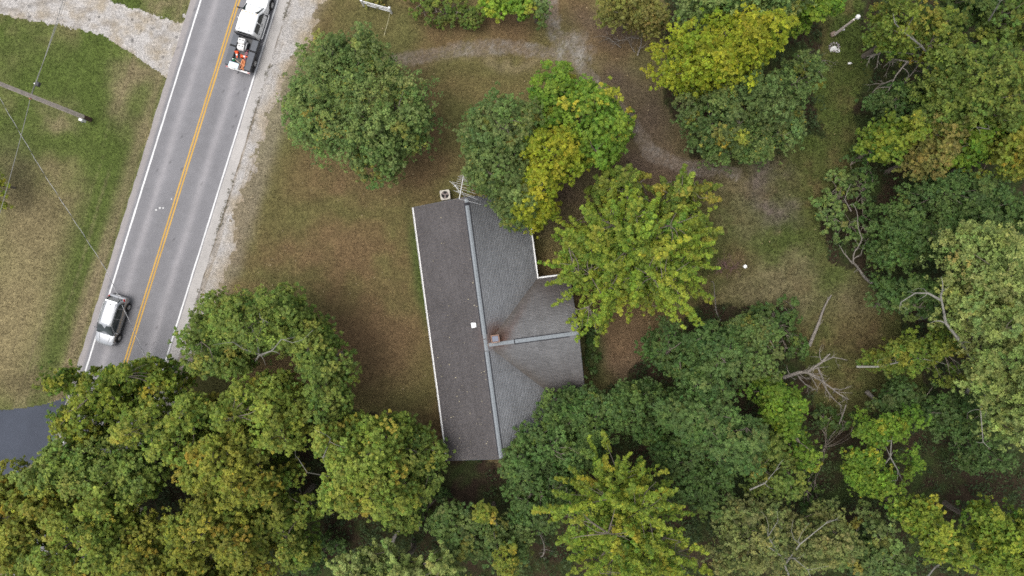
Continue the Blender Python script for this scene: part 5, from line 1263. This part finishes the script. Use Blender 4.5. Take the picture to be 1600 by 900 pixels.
dead("fallen_branch", "long thin branch leaning down in the dark hollow", "branch", [([(1322, 632, 2.0), (1314, 655, 1.4), (1303, 676, .6), (1285, 700, .2)], .06, 5, .9)], 4)
dead("dead_tree", "forked bare grey trunk under the bright leafy bush", "dead tree", [([(1362, 442, .3), (1345, 425, .8), (1330, 408, 1.4)], .15, 2, .6), ([(1334, 412, 1.4), (1336, 392, 2.2), (1347, 372, 2.9), (1340, 345, 3.4), (1332, 318, 3.8)], .06, 7, .8), ([(1332, 412, 1.2), (1318, 395, 1.6), (1311, 383, 1.9)], .06, 2, .5), ([(1334, 405, 1.6), (1345, 398, 2), (1357, 372, 3)], .05, 3, .6), ([(1330, 330, 3.4), (1320, 312, 3.6), (1329, 288, 3.8)], .04, 4, .6)], 5)
dead("fallen_branch", "spread of pale bare branches hanging from the right wood", "branch", [([(1462, 104, 5.5), (1442, 98, 6), (1418, 96, 6.2), (1400, 118, 5.6), (1388, 142, 4.6)], .10, 8, 1.2), ([(1450, 90, 6.5), (1425, 84, 7), (1400, 83, 7), (1378, 81, 6.8), (1360, 88, 6.4)], .09, 5, 1.2), ([(1418, 96, 6.2), (1395, 92, 6), (1380, 105, 5)], .05, 5, 1.1), ([(1436, 99, 6), (1420, 120, 5), (1403, 146, 4)], .05, 6, 1.0), ([(1395, 125, 5), (1372, 135, 3.5), (1357, 152, 2.6)], .05, 8, 1.1)], 6)
dead("brush_pile", "heap of grey dead branches under the brown-olive tree", "brush pile", [([(996, 87, .4), (1002, 68, 1.0), (1004, 50, 1.6)], .07, 6, 1.2), ([(998, 60, 1.2), (985, 58, 1.2), (965, 64, .8)], .05, 7, 1.1), ([(992, 82, .4), (985, 70, .7), (978, 56, 1)], .04, 6, 1.0), ([(970, 74, .4), (955, 62, .5), (940, 56, .5)], .04, 9, 1.1)], 7)
dead("brush_pile", "low heap of thin dead twigs by the dark green tree", "brush pile", [([(1245, 86, .3), (1262, 92, .5), (1288, 94, .4)], .05, 9, 1.2), ([(1250, 90, .3), (1268, 105, .4), (1282, 114, .3)], .04, 9, 1.1), ([(1258, 84, .4), (1272, 88, .5), (1285, 86, .3)], .035, 5, .8)], 8)
dead("fallen_branch", "curved bare limb crossing the dark lower left gap", "branch", [([(468, 762, 3.0), (472, 780, 3.6), (486, 790, 4), (510, 796, 4.2)], .06, 3, .8)], 9)
dead("dead_tree", "slim bare dead sapling between the maple and the dark mass", "dead tree", [([(1126, 500, .2), (1118, 478, 1.6), (1116, 456, 3.0), (1114, 440, 4)], .06, 5, .5)], 10)
dead("tree_stump", "thick grey stump piece in the dark bottom gap", "stump", [([(612, 848, .3), (624, 828, 1.2)], .22, 0, .5)], 11)
dead("brush_pile", "dry reddish bush next to the round white cap", "dry bush", [([(1135, 420, .1), (1132, 412, .5)], .04, 26, .9), ([(1142, 424, .1), (1146, 416, .5)], .04, 22, .9), ([(1128, 426, .1), (1122, 420, .4)], .04, 18, .8)], 12, None, "red_brush") if "red_brush" in M else None
dead("dead_branch", "tangle of bare grey twigs by the bottom gap", "branch", [([(845, 870, 1.2), (850, 850, 2.4), (842, 832, 3.2)], .05, 16, .9)], 13)
dead("dead_branch", "dry brown twigs by the tip of the olive tree", "branch", [([(655, 828, 2.4), (653, 800, 4.2), (660, 778, 5.2)], .06, 12, 1.0)], 14)
dead("dead_branch", "pale thin twig standing at the top edge of the track", "branch", [([(852, 30, 1.0), (843, 10, 3.0), (840, -8, 4.4)], .05, 6, .9)], 15)

# ------------------------------------------------------------------ ground cover and grass
rng = np.random.default_rng(77)
def scatter(n, x0, y0, x1, y1):
    px = rng.uniform(x0, x1, n); py = rng.uniform(y0, y1, n); return px, py
px, py = scatter(17000, -80, -60, 1680, 960)
wood = np.zeros(len(px), bool)
for p in WOODS: wood |= in_poly(px, py, p)
g = fbm(px * .012, py * .012, 201, 3); wood &= (g > .33) & (road_u(px, py) > 90)
hollow = np.maximum(blob(px, py, 1310, 660, 80, 90), blob(px, py, 1450, 740, 90, 60)); wood &= rng.random(len(px)) > hollow * .55
px, py = px[wood], py[wood]; n = len(px); h = rng.uniform(.15, 1.3, n); r = rng.uniform(.25, .7, n)
cx = (px - 800) / KPX; cy = (450 - py) / KPX; nl = 15
v = norm(rng.normal(0, 1, (n, nl, 3)) + np.array([0, 0, .8])); pos = np.stack([cx, cy, h * .5], -1)[:, None] + v * np.stack([r, r, h * .6], -1)[:, None]
pos[..., 2] = np.maximum(pos[..., 2], .04)
a, b = np.array((.028, .052, .019)), np.array((.066, .096, .032)); t = np.repeat(rng.random(n), nl)[:, None]
cc = (a + (b - a) * t) * rng.uniform(.7, 1.3, (n * nl, 1))
uo = leaf_mesh("undergrowth", pos.reshape(-1, 3), (v * .5 + np.array([0, 0, .7]) + rng.normal(0, .4, v.shape)).reshape(-1, 3), rng.uniform(.12, .26, n * nl), cc)
tag(uo, "dark leafy undergrowth on the floor of the woods", "undergrowth", None, "stuff")

def grass_tufts(name, label, n, box, colmul, hmin, hmax, accept):
    px, py = scatter(n, *box); u = road_u(px, py)
    ok = accept(px, py, u) & (rng.random(len(px)) < .25 + .9 * fbm(px * .05, py * .05, 5, 3)); px, py = px[ok], py[ok]; n = len(px)
    x = (px - 800) / KPX; y = (450 - py) / KPX; base = ground_cols(x, y) * colmul; m = 3
    ang = rng.uniform(0, 6.283, (n, m)); hh = rng.uniform(hmin, hmax, (n, m)); ln = rng.uniform(.5, 1.3, (n, m)) * hh
    bx = x[:, None] + rng.normal(0, .05, (n, m)); by = y[:, None] + rng.normal(0, .05, (n, m)); w = hh * .22
    ca, sa = np.cos(ang), np.sin(ang)
    V = np.empty((n, m, 3, 3))
    V[:, :, 0] = np.stack([bx - sa * w, by + ca * w, hh * 0 + .003], -1); V[:, :, 1] = np.stack([bx + sa * w, by - ca * w, hh * 0 + .003], -1)
    V[:, :, 2] = np.stack([bx + ca * ln, by + sa * ln, hh], -1)
    col = np.repeat(base, m, 0) * rng.uniform(.72, 1.42, (n * m, 1))
    o = fast_mesh(name, V.reshape(-1, 3), 3, np.arange(n * m * 3), col, 'FACE', M["grass"]); tag(o, label, "grass", None, "stuff")
def lawn(px, py, u):
    w = np.zeros(len(px), bool)
    for p in WOODS: w |= in_poly(px, py, p)
    hs = in_poly(px, py, [(640, 318), (730, 306), (825, 300), (840, 432), (905, 430), (915, 615), (868, 618), (880, 715), (700, 720)])
    return (u > shoulder_edge(py) + 6) & ~w & ~hs & (path_mask(px, py) < .45)
grass_tufts("grass", "short dry brown grass of the front lawn", 62000, (330, -10, 1100, 790), 1.02, .05, .13, lambda px, py, u: lawn(px, py, u) & (px < 1090))
grass_tufts("grass", "longer olive grass of the back clearing", 26000, (1080, -10, 1480, 700), 1.0, .10, .34, lambda px, py, u: lawn(px, py, u) & (px > 1085))
grass_tufts("grass", "green and tan grass of the roadside lawn left of the road", 52000, (-20, -10, 320, 660), 1.02, .04, .12, lambda px, py, u: (u < -76) & ~drive_mask(px, py) & ~in_poly(px, py, SIDE))
# weeds along the paved shoulder and stones on the gravel
wk = rng.uniform(-20, 520, 260); uw = 80 + rng.normal(0, 2.0, 260); sel = fbm(wk * .03, wk * 0, 7, 3) > .5; wk, uw = wk[sel], uw[sel]
xx = (uw + 372.4 - .311 * wk - 800) / KPX; yy = (450 - wk) / KPX; n = len(xx)
pos = np.stack([xx, yy, np.full(n, .05)], -1)[:, None] + rng.normal(0, .07, (n, 9, 3)); pos[..., 2] = np.abs(pos[..., 2]) + .02
tag(leaf_mesh("roadside_weeds", pos.reshape(-1, 3), rng.normal(0, .5, (n * 9, 3)) + np.array([0, 0, .8]), rng.uniform(.04, .10, n * 9), np.array((.13, .12, .07)) * rng.uniform(.6, 1.4, (n * 9, 1))),
    "tufts of weeds rooted along the edge of the paved shoulder", "weeds", None, "stuff")
# pale fallen leaves and twigs scattered on the lawn
px, py = scatter(2600, 380, -5, 1400, 700); u = road_u(px, py); ok = lawn(px, py, u) & (rng.random(len(px)) < .25); px, py = px[ok], py[ok]; n = len(px)
pos = np.stack([(px - 800) / KPX, (450 - py) / KPX, np.full(n, .05)], -1)
tag(leaf_mesh("fallen_leaves", pos, rng.normal(0, .25, (n, 3)) + np.array([0, 0, 1]), rng.uniform(.08, .2, n), SRGB(176, 158, 122, .8) * rng.uniform(.5, 1.25, (n, 1))), "pale fallen leaves scattered over the brown lawn", "leaves", None, "stuff")
print("LEAVES", LEAVES[0], "PLANTS", tree.n)
